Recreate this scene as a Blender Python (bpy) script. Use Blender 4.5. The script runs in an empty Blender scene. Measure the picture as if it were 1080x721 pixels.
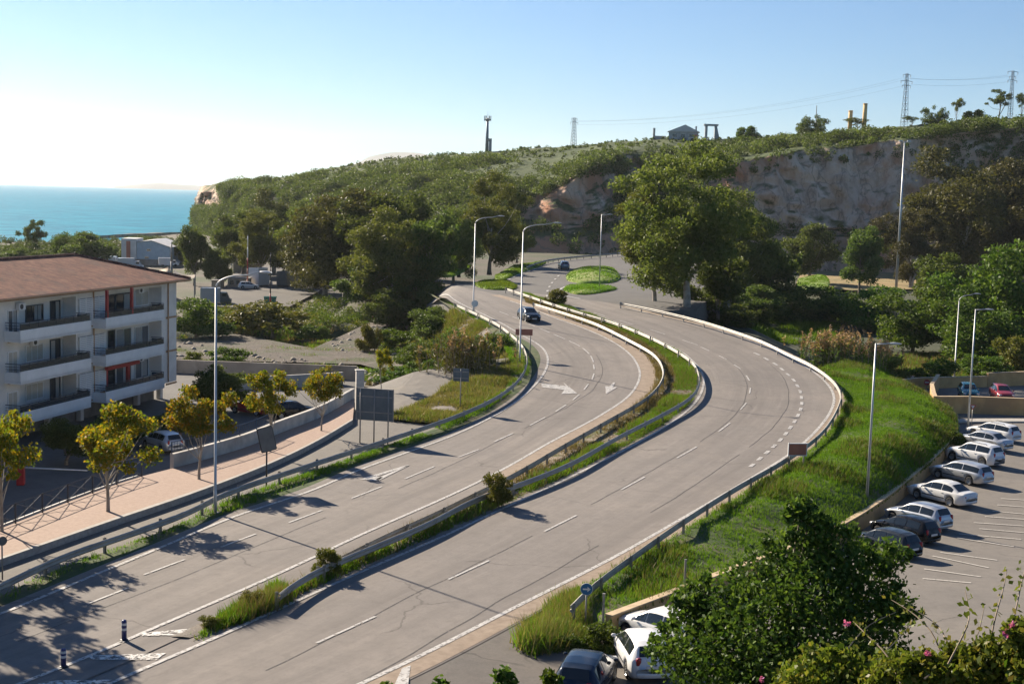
import bpy, math, random
import numpy as np
from mathutils import Vector, Matrix, noise

random.seed(7)
rng = np.random.default_rng(11)
SC = bpy.context.scene
COL = SC.collection
PI = math.pi
R = math.radians

# ------------------------------------------------------------------ camera model (photo 1080 x 721)
F = 1400.0
CAMH = 17.0
PITCH = math.atan(153.3 / F)
ROLL = math.atan(0.028)
_f = Vector((0, math.cos(PITCH), -math.sin(PITCH)))
_r0 = Vector((1, 0, 0))
_u0 = Vector((0, math.sin(PITCH), math.cos(PITCH)))
_r = _r0 * math.cos(ROLL) + _u0 * math.sin(ROLL)
_u = _u0 * math.cos(ROLL) - _r0 * math.sin(ROLL)
EYE = Vector((0, 0, CAMH))


def ray(px, py):
    return _f + _r * ((px - 540.0) / F) + _u * ((360.5 - py) / F)


def sst(t):
    t = min(max(t, 0.0), 1.0)
    return t * t * (3 - 2 * t)


def rise(x, y):
    """the road climbs gently towards the roundabout"""
    if y < 88:
        return 0.0
    xl = -14 - 16 * sst((y - 198) / 18)
    return 4.2 * sst((y - 88) / 85) * sst((x - xl) / 6) * (1 - sst((x - 28) / 14))


def P(px, py, z=0.0):
    """point of the terrain level z (plus the climb) seen at a photo pixel"""
    d = ray(px, py)
    hi = (z - CAMH) / d.z
    lo = hi * .4
    for _ in range(44):
        t = (lo + hi) / 2
        q = EYE + d * t
        if q.z > z + rise(q.x, q.y):
            lo = t
        else:
            hi = t
    return EYE + d * hi


def PD(px, py, D):
    d = ray(px, py)
    return EYE + d * (D / d.y)


def PJ(v):
    d = Vector(v) - EYE
    w = d.dot(_f)
    return 540.0 + F * d.dot(_r) / w, 360.5 - F * d.dot(_u) / w


def top_h(base, py):
    """height above base whose image row is py"""
    lo, hi = 0.0, 120.0
    for _ in range(40):
        m = (lo + hi) / 2
        if PJ((base[0], base[1], base[2] + m))[1] > py:
            lo = m
        else:
            hi = m
    return lo


def mpp(base):
    """metres per photo pixel at a point"""
    return (Vector(base) - EYE).dot(_f) / F


# ------------------------------------------------------------------ polylines
def catmull(pts, step):
    pts = [Vector(p) for p in pts]
    n = len(pts)
    dense = []
    for i in range(n - 1):
        p1, p2 = pts[i], pts[i + 1]
        p0 = pts[i - 1] if i > 0 else p1 * 2 - p2
        p3 = pts[i + 2] if i + 2 < n else p2 * 2 - p1
        d01 = max((p1 - p0).length, 1e-4) ** .5
        d12 = max((p2 - p1).length, 1e-4) ** .5
        d23 = max((p3 - p2).length, 1e-4) ** .5
        t0, t1 = 0.0, d01
        t2 = t1 + d12
        t3 = t2 + d23
        k = max(4, int((p2 - p1).length / 0.4))
        for j in range(k):
            t = t1 + (t2 - t1) * j / k
            A1 = p0 * ((t1 - t) / (t1 - t0)) + p1 * ((t - t0) / (t1 - t0))
            A2 = p1 * ((t2 - t) / (t2 - t1)) + p2 * ((t - t1) / (t2 - t1))
            A3 = p2 * ((t3 - t) / (t3 - t2)) + p3 * ((t - t2) / (t3 - t2))
            B1 = A1 * ((t2 - t) / (t2 - t0)) + A2 * ((t - t0) / (t2 - t0))
            B2 = A2 * ((t3 - t) / (t3 - t1)) + A3 * ((t - t1) / (t3 - t1))
            dense.append(B1 * ((t2 - t) / (t2 - t1)) + B2 * ((t - t1) / (t2 - t1)))
    dense.append(pts[-1])
    return dense if step is None else resample(dense, step=step)


def resample(pts, step=None, n=None):
    L = [0.0]
    for a, b in zip(pts, pts[1:]):
        L.append(L[-1] + (b - a).length)
    tot = L[-1]
    if n is None:
        n = max(2, int(round(tot / step)) + 1)
    out, j = [], 0
    for i in range(n):
        s = tot * i / (n - 1)
        while j < len(L) - 2 and L[j + 1] < s:
            j += 1
        d = L[j + 1] - L[j]
        t = 0 if d < 1e-9 else (s - L[j]) / d
        out.append(pts[j].lerp(pts[j + 1], min(max(t, 0), 1)))
    return out


def length(pts):
    return sum((b - a).length for a, b in zip(pts, pts[1:]))


def smooth(pts, it=3):
    pts = [p.copy() for p in pts]
    for _ in range(it):
        q = [pts[0]] + [(pts[i - 1] + pts[i] * 2 + pts[i + 1]) / 4 for i in range(1, len(pts) - 1)] + [pts[-1]]
        pts = q
    return pts


def PL(pix, z=0.0, step=1.0, sm=4):
    return smooth(catmull([P(x, y, z) for x, y in pix], step), sm)


def normals2(pts):
    out = []
    n = len(pts)
    for i in range(n):
        a, b = pts[max(i - 1, 0)], pts[min(i + 1, n - 1)]
        t = (b - a)
        t.z = 0
        t.normalize()
        out.append(Vector((-t.y, t.x, 0)))   # left of the direction of travel
    return out


def offset(pts, d, dz=0.0):
    return [p + n * d + Vector((0, 0, dz)) for p, n in zip(pts, normals2(pts))]


# ------------------------------------------------------------------ meshes
class MB:
    def __init__(self):
        self.v, self.f = [], []

    def add(self, verts, faces):
        o = len(self.v)
        self.v += [tuple(p) for p in verts]
        self.f += [tuple(i + o for i in f) for f in faces]
        return self

    def box(self, c, s, rz=0.0, bevel=0.0):
        x, y, z = s[0] / 2, s[1] / 2, s[2] / 2
        cs, sn = math.cos(rz), math.sin(rz)

        def T(p):
            return (c[0] + p[0] * cs - p[1] * sn, c[1] + p[0] * sn + p[1] * cs, c[2] + p[2])
        if bevel <= 0:
            vs = [T((i, j, k)) for k in (-z, z) for i, j in ((-x, -y), (x, -y), (x, y), (-x, y))]
            return self.add(vs, [(3, 2, 1, 0), (4, 5, 6, 7), (0, 1, 5, 4), (1, 2, 6, 5), (2, 3, 7, 6), (3, 0, 4, 7)])
        b = min(bevel, x * .9, y * .9, z * .9)
        rings = [(x - b, y - b, -z), (x, y, -z + b), (x, y, z - b), (x - b, y - b, z)]
        vs, fs = [], []
        for (rx, ry, rzz) in rings:
            bx, by = rx - b * (1 if rx == x else 0), ry - b * (1 if ry == y else 0)
            bx, by = max(bx, 0), max(by, 0)
            for p in ((-rx, -by), (-bx, -ry), (bx, -ry), (rx, -by), (rx, by), (bx, ry), (-bx, ry), (-rx, by)):
                vs.append(T((p[0], p[1], rzz)))
        for k in range(3):
            for i in range(8):
                fs.append((k * 8 + i, k * 8 + (i + 1) % 8, k * 8 + 8 + (i + 1) % 8, k * 8 + 8 + i))
        fs.append(tuple(range(7, -1, -1)))
        fs.append(tuple(range(24, 32)))
        return self.add(vs, fs)

    def tube(self, pts, r, n=8, cap=True):
        pts = [Vector(p) for p in pts]
        if not isinstance(r, (list, tuple)):
            r = [r] * len(pts)
        vs, fs = [], []
        up = Vector((0, 0, 1))
        prev = None
        for i, p in enumerate(pts):
            t = (pts[min(i + 1, len(pts) - 1)] - pts[max(i - 1, 0)])
            if t.length < 1e-9:
                t = up.copy()
            t.normalize()
            if prev is None:
                a = t.cross(Vector((1, 0, 0)) if abs(t.x) < .9 else Vector((0, 1, 0)))
            else:
                a = prev - t * prev.dot(t)
                if a.length < 1e-6:
                    a = t.cross(Vector((1, 0, 0)))
            a.normalize()
            prev = a
            b = t.cross(a)
            for k in range(n):
                w = 2 * PI * k / n
                vs.append(p + (a * math.cos(w) + b * math.sin(w)) * r[i])
        m = len(pts)
        for i in range(m - 1):
            for k in range(n):
                fs.append((i * n + k, i * n + (k + 1) % n, (i + 1) * n + (k + 1) % n, (i + 1) * n + k))
        if cap:
            fs.append(tuple(range(n - 1, -1, -1)))
            fs.append(tuple(range((m - 1) * n, m * n)))
        return self.add(vs, fs)

    def grid(self, rows, closed=False):
        """rows of equally many points -> quads"""
        n = len(rows[0])
        vs = [p for r_ in rows for p in r_]
        fs = []
        for i in range(len(rows) - 1):
            for k in range(n if closed else n - 1):
                fs.append((i * n + k, i * n + (k + 1) % n, (i + 1) * n + (k + 1) % n, (i + 1) * n + k))
        return self.add(vs, fs)

    def prism(self, poly, z0, z1):
        n = len(poly)
        vs = [(p[0], p[1], z0) for p in poly] + [(p[0], p[1], z1) for p in poly]
        fs = [tuple(range(n - 1, -1, -1)), tuple(range(n, 2 * n))]
        fs += [(i, (i + 1) % n, n + (i + 1) % n, n + i) for i in range(n)]
        return self.add(vs, fs)

    def quadpanel(self, a, b, c, d, th):
        """thin panel from 4 corners, thickness th along its normal"""
        a, b, c, d = map(Vector, (a, b, c, d))
        nn = (b - a).cross(d - a).normalized() * th
        vs = [a, b, c, d, a + nn, b + nn, c + nn, d + nn]
        return self.add(vs, [(3, 2, 1, 0), (4, 5, 6, 7), (0, 1, 5, 4), (1, 2, 6, 5), (2, 3, 7, 6), (3, 0, 4, 7)])

    def mesh(self, name, mat=None, smoothf=False):
        me = bpy.data.meshes.new(name)
        me.from_pydata(self.v, [], self.f)
        if mat:
            me.materials.append(mat)
        if smoothf:
            me.polygons.foreach_set('use_smooth', [True] * len(me.polygons))
        me.update()
        return me


def obj(name, me, parent=None, loc=(0, 0, 0), rz=0.0):
    o = bpy.data.objects.new(name, me)
    COL.objects.link(o)
    o.location = loc
    o.rotation_euler = (0, 0, rz)
    if parent is not None:
        o.parent = parent
    return o


def tag(o, label=None, cat=None, group=None, kind=None):
    if label:
        o['label'] = label
    if cat:
        o['category'] = cat
    if group:
        o['group'] = group
    if kind:
        o['kind'] = kind
    return o


def thing(name, label, cat, loc=(0, 0, 0), rz=0.0, group=None):
    o = bpy.data.objects.new(name, None)
    o.empty_display_size = .3
    COL.objects.link(o)
    o.location = loc
    o.rotation_euler = (0, 0, rz)
    return tag(o, label, cat, group)


def part(name, mb, mat, parent, smoothf=False, label=None):
    me = mb.mesh(name, mat, smoothf) if isinstance(mb, MB) else mb
    o = obj(name, me, parent)
    if label:
        o['label'] = label
    return o


def struct(name, mb, mat, smoothf=False, kind='structure'):
    me = mb.mesh(name, mat, smoothf) if isinstance(mb, MB) else mb
    o = obj(name, me)
    o['kind'] = kind
    return o


CHILD = {}


def kids(o):
    return [c for c in bpy.data.objects if c.parent == o]


def dup(root, loc, rz=0.0, scale=None, label=None, group=None, tree=None):
    tree = tree or snapshot(root)

    def rec(node, par):
        src, ch = node
        c = src.copy()
        COL.objects.link(c)
        if par is not None:
            c.parent = par
        for n_ in ch:
            rec(n_, c)
        return c
    c = rec(tree, None)
    c.location = loc
    c.rotation_euler = (0, 0, rz)
    if scale is not None:
        c.scale = scale if isinstance(scale, (tuple, list)) else (scale,) * 3
    if label:
        c['label'] = label
    if group:
        c['group'] = group
    return c


def snapshot(root):
    return (root, [snapshot(c) for c in kids(root)])


# ------------------------------------------------------------------ materials
def _new(name):
    m = bpy.data.materials.new(name)
    m.use_nodes = True
    nt = m.node_tree
    nt.nodes.clear()
    out = nt.nodes.new('ShaderNodeOutputMaterial')
    return m, nt, out


class N:
    """small node helper"""
    def __init__(self, nt):
        self.nt = nt

    def n(self, t, **kw):
        x = self.nt.nodes.new(t)
        for k, v in kw.items():
            if k.startswith('i_'):
                key = k[2:].replace('_', ' ')
                x.inputs[key].default_value = v
            else:
                setattr(x, k, v)
        return x

    def l(self, a, b):
        self.nt.links.new(a, b)

    def coord(self, scale=1.0, which='Object'):
        tc = self.n('ShaderNodeTexCoord')
        mp = self.n('ShaderNodeMapping')
        mp.inputs['Scale'].default_value = (scale,) * 3 if not isinstance(scale, (tuple, list)) else scale
        self.l(tc.outputs[which], mp.inputs['Vector'])
        return mp.outputs['Vector']

    def noise(self, vec, scale, detail=5, rough=.55, dist=0.0):
        x = self.n('ShaderNodeTexNoise')
        x.inputs['Scale'].default_value = scale
        x.inputs['Detail'].default_value = detail
        x.inputs['Roughness'].default_value = rough
        x.inputs['Distortion'].default_value = dist
        if vec is not None:
            self.l(vec, x.inputs['Vector'])
        return x.outputs['Fac']

    def ramp(self, fac, stops):
        x = self.n('ShaderNodeValToRGB')
        e = x.color_ramp.elements
        while len(e) < len(stops):
            e.new(.5)
        for i, (p, c) in enumerate(stops):
            e[i].position = p
            e[i].color = (*c, 1) if len(c) == 3 else c
        self.l(fac, x.inputs['Fac'])
        return x.outputs['Color']

    def mix(self, fac, a, b, blend='MIX'):
        x = self.n('ShaderNodeMix', data_type='RGBA', blend_type=blend)
        for s, v in ((x.inputs[0], fac), (x.inputs[6], a), (x.inputs[7], b)):
            if isinstance(v, (int, float)):
                s.default_value = v
            elif isinstance(v, (tuple, list)):
                s.default_value = (*v, 1) if len(v) == 3 else v
            else:
                self.l(v, s)
        return x.outputs[2]

    def math(self, op, a, b=0.0):
        x = self.n('ShaderNodeMath', operation=op)
        for s, v in ((x.inputs[0], a), (x.inputs[1], b)):
            if isinstance(v, (int, float)):
                s.default_value = v
            else:
                self.l(v, s)
        return x.outputs[0]

    def bump(self, h, strength=.3, dist=.05):
        x = self.n('ShaderNodeBump')
        x.inputs['Strength'].default_value = strength
        x.inputs['Distance'].default_value = dist
        self.l(h, x.inputs['Height'])
        return x.outputs['Normal']

    def principled(self, out, color, rough=.8, normal=None, **kw):
        b = self.n('ShaderNodeBsdfPrincipled')
        if isinstance(color, (tuple, list)):
            b.inputs['Base Color'].default_value = (*color[:3], 1)
        else:
            self.l(color, b.inputs['Base Color'])
        if isinstance(rough, (int, float)):
            b.inputs['Roughness'].default_value = rough
        else:
            self.l(rough, b.inputs['Roughness'])
        for k, v in kw.items():
            b.inputs[k.replace('_', ' ')].default_value = v
        if normal is not None:
            self.l(normal, b.inputs['Normal'])
        self.l(b.outputs[0], out.inputs['Surface'])
        return b


def nmat(name, c1, c2, scale=1.0, rough=.85, bump=0.0, bdist=.03, big=None, bigscale=.06, detail=6, lo=.35, hi=.65, rnd=0.0, **kw):
    """two-tone noise material with optional large patches 'big' (colour)"""
    m, nt, out = _new(name)
    k = N(nt)
    v = k.coord()
    f = k.noise(v, scale, detail)
    c = k.ramp(f, [(lo, c1), (hi, c2)])
    if big is not None:
        g = k.noise(v, bigscale, 4, .6)
        gm = k.ramp(g, [(.46, (0, 0, 0)), (.62, (1, 1, 1))])
        c = k.mix(gm, c, big)
    if rnd:
        oi = k.n('ShaderNodeObjectInfo')
        val = k.math('ADD', k.math('MULTIPLY', oi.outputs['Random'], rnd * 2), 1 - rnd)
        hs = k.n('ShaderNodeHueSaturation')
        k.l(val, hs.inputs['Value'])
        k.l(c, hs.inputs['Color'])
        c = hs.outputs['Color']
    nrm = k.bump(k.noise(v, scale * 6, 4), bump, bdist) if bump else None
    k.principled(out, c, rough, nrm, **kw)
    return m


def plain(name, c, rough=.6, **kw):
    """one paint with faint grime variation"""
    m, nt, out = _new(name)
    k = N(nt)
    v = k.coord()
    f = k.noise(v, 1.3, 5)
    d = tuple(x * .86 for x in c)
    col = k.ramp(f, [(.35, d), (.6, c)])
    k.principled(out, col, rough, None, **kw)
    return m


def leafmat(name, cols, trans=.35, rough=.55, hue=.02, val=.25, clump=.35, clump_scale=.5):
    """foliage: hue per leaf, per clump and per plant"""
    m, nt, out = _new(name)
    k = N(nt)
    geo = k.n('ShaderNodeNewGeometry')
    oi = k.n('ShaderNodeObjectInfo')
    v = k.coord()
    rp = k.math('ADD', k.math('MULTIPLY', geo.outputs['Random Per Island'], 1 - clump),
                k.math('MULTIPLY', k.noise(v, clump_scale, 3), clump))
    n_ = len(cols)
    c = k.ramp(rp, [((i + .5) / n_, cc) for i, cc in enumerate(cols)])
    hs = k.n('ShaderNodeHueSaturation')
    k.l(k.math('ADD', k.math('MULTIPLY', oi.outputs['Random'], hue * 2), .5 - hue), hs.inputs['Hue'])
    k.l(k.math('ADD', k.math('MULTIPLY', oi.outputs['Random'], val * 1.6), 1 - val * .8), hs.inputs['Value'])
    k.l(c, hs.inputs['Color'])
    c = hs.outputs['Color']
    d = k.n('ShaderNodeBsdfPrincipled')
    k.l(c, d.inputs['Base Color'])
    d.inputs['Roughness'].default_value = rough
    d.inputs['Specular IOR Level'].default_value = .18
    t = k.n('ShaderNodeBsdfTranslucent')
    t2 = k.mix(1.0, c, (1.0, 1.0, .55), 'MULTIPLY')
    k.l(t2, t.inputs['Color'])
    mx = k.n('ShaderNodeMixShader')
    mx.inputs[0].default_value = trans
    k.l(d.outputs[0], mx.inputs[1])
    k.l(t.outputs[0], mx.inputs[2])
    k.l(mx.outputs[0], out.inputs['Surface'])
    return m


def glassmat(name, c=(.02, .03, .035), rough=.05):
    m, nt, out = _new(name)
    k = N(nt)
    k.principled(out, c, rough, None, Specular_IOR_Level=.7)
    return m


def paint(name, c, metallic=.0, rough=.25):
    m, nt, out = _new(name)
    k = N(nt)
    v = k.coord()
    dust = k.noise(v, 2.2, 5)
    dm = k.ramp(dust, [(.45, (0, 0, 0)), (.8, (.12, .12, .12))])
    col = k.mix(dm, c, (.33, .29, .24))
    k.principled(out, col, rough, None, Metallic=metallic, Coat_Weight=.4 if max(c) > .1 else .12, Coat_Roughness=.06, Specular_IOR_Level=.5 if max(c) > .1 else .25)
    return m


def asphalt(name, c1, c2, stain, crack=True, sc=1.0, tracks=False):
    m, nt, out = _new(name)
    k = N(nt)
    v = k.coord()
    f = k.noise(v, 9, 8, .7)
    c = k.ramp(f, [(.3, c1), (.7, c2)])
    g = k.noise(v, .09, 6, .62, 1.2)
    c = k.mix(k.ramp(g, [(.42, (0, 0, 0)), (.72, (.8, .8, .8))]), c, stain)
    g2 = k.noise(v, .45, 5, .6, .6)
    c = k.mix(k.ramp(g2, [(.5, (0, 0, 0)), (.75, (.35, .35, .35))]), c, tuple(x * .72 for x in c1))
    g3 = k.noise(v, 1.6, 6, .75, .3)
    c = k.mix(k.ramp(g3, [(.46, (0, 0, 0)), (.7, (.4, .4, .4))]), c, tuple(x * .66 for x in c1))
    if tracks:
        uv = k.n('ShaderNodeUVMap')
        mp2 = k.n('ShaderNodeMapping')
        mp2.inputs['Scale'].default_value = (.018, .9, 1)
        k.l(uv.outputs[0], mp2.inputs['Vector'])
        st_ = k.noise(mp2.outputs['Vector'], 1.0, 5, .6)
        c = k.mix(k.ramp(st_, [(.42, (0, 0, 0)), (.66, (.55, .55, .55))]), c, tuple(x * .7 for x in c1))
        mp3 = k.n('ShaderNodeMapping')
        mp3.inputs['Scale'].default_value = (.1, 2.6, 1)
        k.l(uv.outputs[0], mp3.inputs['Vector'])
        st2 = k.noise(mp3.outputs['Vector'], 1.0, 4, .7)
        c = k.mix(k.ramp(st2, [(.55, (0, 0, 0)), (.75, (.4, .4, .4))]), c, tuple(min(1, x * 1.3) for x in c2))
    if crack:
        nv = k.n('ShaderNodeTexNoise')
        nv.inputs['Scale'].default_value = .5
        nv.inputs['Detail'].default_value = 6
        k.l(v, nv.inputs['Vector'])
        vv = k.n('ShaderNodeMix', data_type='VECTOR')
        vv.inputs[0].default_value = .12
        mp = k.n('ShaderNodeVectorMath', operation='MULTIPLY')
        mp.inputs[1].default_value = (14, 14, 14)
        k.l(nv.outputs['Color'], mp.inputs[0])
        k.l(v, vv.inputs[4])
        k.l(mp.outputs[0], vv.inputs[5])
        vo = k.n('ShaderNodeTexVoronoi', feature='DISTANCE_TO_EDGE')
        vo.inputs['Scale'].default_value = .16
        k.l(vv.outputs[1], vo.inputs['Vector'])
        line = k.ramp(vo.outputs['Distance'], [(.004, (1, 1, 1)), (.009, (0, 0, 0))])
        gate = k.ramp(k.noise(v, .13, 3), [(.5, (0, 0, 0)), (.58, (.5, .5, .5))])
        c = k.mix(k.mix(1.0, line, gate, 'MULTIPLY'), c, tuple(x * .4 for x in c1))
    k.principled(out, c, .9, k.bump(k.noise(v, 40, 3), .25, .01), Specular_IOR_Level=.3)
    return m


# ------------------------------------------------------------------ leaf clouds
def leaf_mesh(name, cen, size, mat, aspect=.5, updir=0.25, axis=None, bend=.18, shape='diamond'):
    """cen (N,3); one little folded leaf per centre, random attitude"""
    cen = np.asarray(cen, dtype=np.float64)
    n = len(cen)
    size = np.broadcast_to(np.asarray(size, dtype=np.float64), (n,))
    d = rng.normal(size=(n, 3))
    d[:, 2] -= updir
    if axis is not None:
        d = d * .6 + axis
    d /= np.linalg.norm(d, axis=1)[:, None] + 1e-9
    q = rng.normal(size=(n, 3))
    q[:, 2] *= .35
    w = np.cross(d, q)
    w /= np.linalg.norm(w, axis=1)[:, None] + 1e-9
    nn = np.cross(d, w)
    L = size[:, None] * rng.uniform(.7, 1.25, (n, 1))
    W = L * aspect * .5
    a = cen - d * L * .5
    c = cen + d * L * .5
    mid = cen - d * L * .08 - nn * L * bend
    b = mid + w * W + nn * L * bend
    e = mid - w * W + nn * L * bend
    if shape == 'diamond':
        V = np.stack([a, b, c, e], 1).reshape(-1, 3)
        idx = np.arange(n * 4, dtype=np.int32)
        return raw_mesh(name, V, idx, 4, mat)


def raw_mesh(name, V, idx, k, mat, smoothf=False):
    me = bpy.data.meshes.new(name)
    nf = len(idx) // k
    me.vertices.add(len(V))
    me.vertices.foreach_set('co', np.ascontiguousarray(V, dtype=np.float32).ravel())
    me.loops.add(len(idx))
    me.loops.foreach_set('vertex_index', np.ascontiguousarray(idx, dtype=np.int32))
    me.polygons.add(nf)
    me.polygons.foreach_set('loop_start', np.arange(0, nf * k, k, dtype=np.int32))
    if smoothf:
        me.polygons.foreach_set('use_smooth', np.ones(nf, dtype=bool))
    me.update(calc_edges=True)
    if mat:
        me.materials.append(mat)
    return me


def clumps(nc, env, rmin, rmax, seed, shell=.55):
    """clump centres inside the unit-ish envelope env(dir)->radius"""
    r_ = np.random.default_rng(seed)
    out = []
    for _ in range(nc):
        d = r_.normal(size=3)
        d /= np.linalg.norm(d)
        rad = env(d) * (shell + (1 - shell) * r_.random()) * (0.95 if r_.random() < .82 else .5)
        out.append((d * rad, r_.uniform(rmin, rmax)))
    return out


def cloud_points(cl, n, seed, flat=.8):
    r_ = np.random.default_rng(seed)
    ws = np.array([c[1] ** 2 for c in cl])
    ws /= ws.sum()
    pick = r_.choice(len(cl), n, p=ws)
    cen = np.array([c[0] for c in cl])[pick]
    rad = np.array([c[1] for c in cl])[pick]
    d = r_.normal(size=(n, 3))
    d /= np.linalg.norm(d, axis=1)[:, None]
    rr = rad * r_.random(n) ** .36 * (1 + .16 * r_.normal(size=n))
    p = cen + d * rr[:, None] * np.array([1, 1, flat])
    return p
import bmesh
# ================================================================== materials of the setting
M = {}
M['asphalt'] = asphalt('asphalt_old', (.17, .153, .139), (.212, .192, .174), (.25, .22, .192), tracks=True)
M['asphalt_lot'] = asphalt('asphalt_lot', (.14, .128, .115), (.18, .165, .148), (.2, .18, .155))
M['asphalt_dark'] = asphalt('shade_toned_asphalt', (.1, .096, .09), (.13, .125, .118), (.15, .142, .13), crack=False)  # darker asphalt copy; shade on plaza and forecourt is in its colour
M['service'] = asphalt('service_asphalt', (.15, .14, .125), (.19, .175, .155), (.2, .18, .15), crack=False)
M['dust'] = nmat('dusty_shoulder', (.22, .165, .115), (.29, .225, .165), 2.2, .95, .15, .02, rough=.95) if False else nmat('dusty_shoulder', (.21, .16, .115), (.28, .22, .165), 2.2, .95, .2, .02)
M['gravel'] = nmat('gravel', (.12, .1, .08), (.22, .195, .165), 14, .95, .5, .03)
M['dirt'] = nmat('dry_soil', (.06, .05, .032), (.105, .085, .058), .8, .95, .4, .05, big=(.045, .06, .018), bigscale=.05)
M['track'] = nmat('dirt_track', (.06, .048, .037), (.115, .095, .075), 1.6, .95, .9, .1, big=(.05, .058, .024), bigscale=.22)
M['soil_green'] = nmat('grassy_soil', (.03, .06, .01), (.055, .08, .018), 1.4, .95, .4, .06, big=(.11, .095, .045), bigscale=.25)
M['paver'] = nmat('pink_pavers', (.27, .185, .14), (.33, .235, .18), 6, .85, .15, .01)
M['kerb'] = nmat('kerb_concrete', (.3, .28, .25), (.4, .38, .34), 4, .9, .1, .01)
M['galv'] = nmat('galvanised_steel', (.24, .225, .2), (.34, .32, .28), 1.5, .5, 0, .01, Metallic=.25)
M['galvpost'] = nmat('steel_post', (.25, .24, .22), (.36, .34, .31), 2, .6, 0, .01, Metallic=.3)
M['lamp_steel'] = nmat('lamp_steel', (.42, .43, .43), (.52, .53, .53), 1, .45, 0, .01, Metallic=.4)
M['stucco_ochre'] = nmat('ochre_render', (.5, .3, .12), (.62, .385, .165), 1.1, .9, .2, .02, big=(.4, .245, .115), bigscale=.35)
M['stucco_white'] = nmat('white_render', (.62, .6, .56), (.72, .7, .66), .9, .9, .1, .01, big=(.5, .48, .44), bigscale=.3)
M['concrete'] = nmat('old_concrete', (.27, .24, .2), (.38, .34, .29), 1.2, .92, .2, .02, big=(.2, .175, .145), bigscale=.3)
M['white'] = plain('white_enamel', (.75, .74, .72), .45)
M['black'] = plain('black_paint', (.02, .021, .023), .5)


def paintmat(name, c, lo, hi):
    m, nt, out = _new(name)
    k = N(nt)
    v = k.coord()
    f = k.noise(v, 5, 8, .75)
    col = k.ramp(k.noise(v, 1.1, 4), [(.3, tuple(x * .8 for x in c)), (.7, c)])
    b = k.n('ShaderNodeBsdfPrincipled')
    k.l(col, b.inputs['Base Color'])
    b.inputs['Roughness'].default_value = .7
    t = k.n('ShaderNodeBsdfTransparent')
    mx = k.n('ShaderNodeMixShader')
    k.l(k.ramp(f, [(lo, (0, 0, 0)), (hi, (1, 1, 1))]), mx.inputs[0])
    k.l(t.outputs[0], mx.inputs[1])
    k.l(b.outputs[0], mx.inputs[2])
    k.l(mx.outputs[0], out.inputs['Surface'])
    return m


M['line'] = paintmat('road_paint', (.48, .465, .44), .35, .5)
M['worn'] = paintmat('worn_paint', (.68, .66, .62), .44, .54)


def ss(t):
    t = min(max(t, 0.0), 1.0)
    return t * t * (3 - 2 * t)


# ================================================================== road polylines (photo pixels -> plane z = 0)
L1p = [(-150, 697), (-60, 669), (0, 648), (60, 623), (120, 598), (180, 573), (246, 545), (330, 517), (375, 497), (427, 478), (483, 457), (527, 435), (555, 415), (573, 395),
       (578, 382), (575.6, 371), (567, 362.5), (551, 354), (531, 342), (509, 331), (482, 318), (455, 308)]
L2p = [(-110, 772), (-40, 745), (23, 720), (90, 694), (160, 663), (240, 629), (330, 588), (365, 571), (412, 550), (458, 530), (505, 508), (545, 487), (579, 467), (635, 437),
       (664, 417), (675, 397), (673, 386), (664, 373), (642, 358), (615, 346), (584, 335), (562, 326), (540, 318), (516, 311)]
R1p = [(20, 765), (70, 741), (120, 719), (165, 699), (224, 674), (297, 641), (345, 619), (390, 599), (460, 569), (531, 536), (579, 514), (640, 484), (690, 457), (715, 441), (733, 425),
       (742, 407), (741, 394), (732, 382), (719, 371), (697, 360), (666, 346), (630, 333), (600, 324), (572, 314.5), (548, 307)]
R2p = [(200, 800), (300, 757), (424, 701), (480, 673), (540, 642), (600, 612), (647, 588), (719, 547), (791, 505), (834, 478), (863, 452), (876, 434), (880, 420), (873, 405),
       (852, 388), (824, 373), (793, 360), (740, 343.5), (700, 334.5), (676, 328.5), (652, 322)]

L1 = PL(L1p)
L2 = PL(L2p)
R1 = PL(R1p)
R2 = PL(R2p)


def loft(A, B, ns, nt, bulge=0.0, amp=0.0, fs=.35, zmap=None):
    A = resample(A, n=ns)
    B = resample(B, n=ns)
    rows = []
    for a, b in zip(A, B):
        row = []
        for j in range(nt):
            t = j / (nt - 1)
            p = a.lerp(b, t)
            e = math.sin(PI * t)
            if bulge:
                p.z += bulge * e
            if amp:
                p.z += amp * e ** .5 * noise.noise(p * fs)
            row.append(p)
        rows.append(row)
    return rows


def sheet(name, rows, mat, kind='structure', sm=True, uv=False):
    o = struct(name, MB().grid(rows), mat, sm, kind)
    if uv:
        me = o.data
        n = len(rows[0])
        ln = [0.0]
        for a, b in zip(rows, rows[1:]):
            ln.append(ln[-1] + (b[n // 2] - a[n // 2]).length)
        lay = me.uv_layers.new(name='UVMap')
        wid = (rows[0][-1] - rows[0][0]).length
        vi = np.zeros(len(me.loops), dtype=np.int32)
        me.loops.foreach_get('vertex_index', vi)
        u_ = np.array(ln)[vi // n]
        w_ = (vi % n) / (n - 1) * wid
        lay.data.foreach_set('uv', np.stack([u_, w_], 1).astype(np.float32).ravel())
    return o


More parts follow.
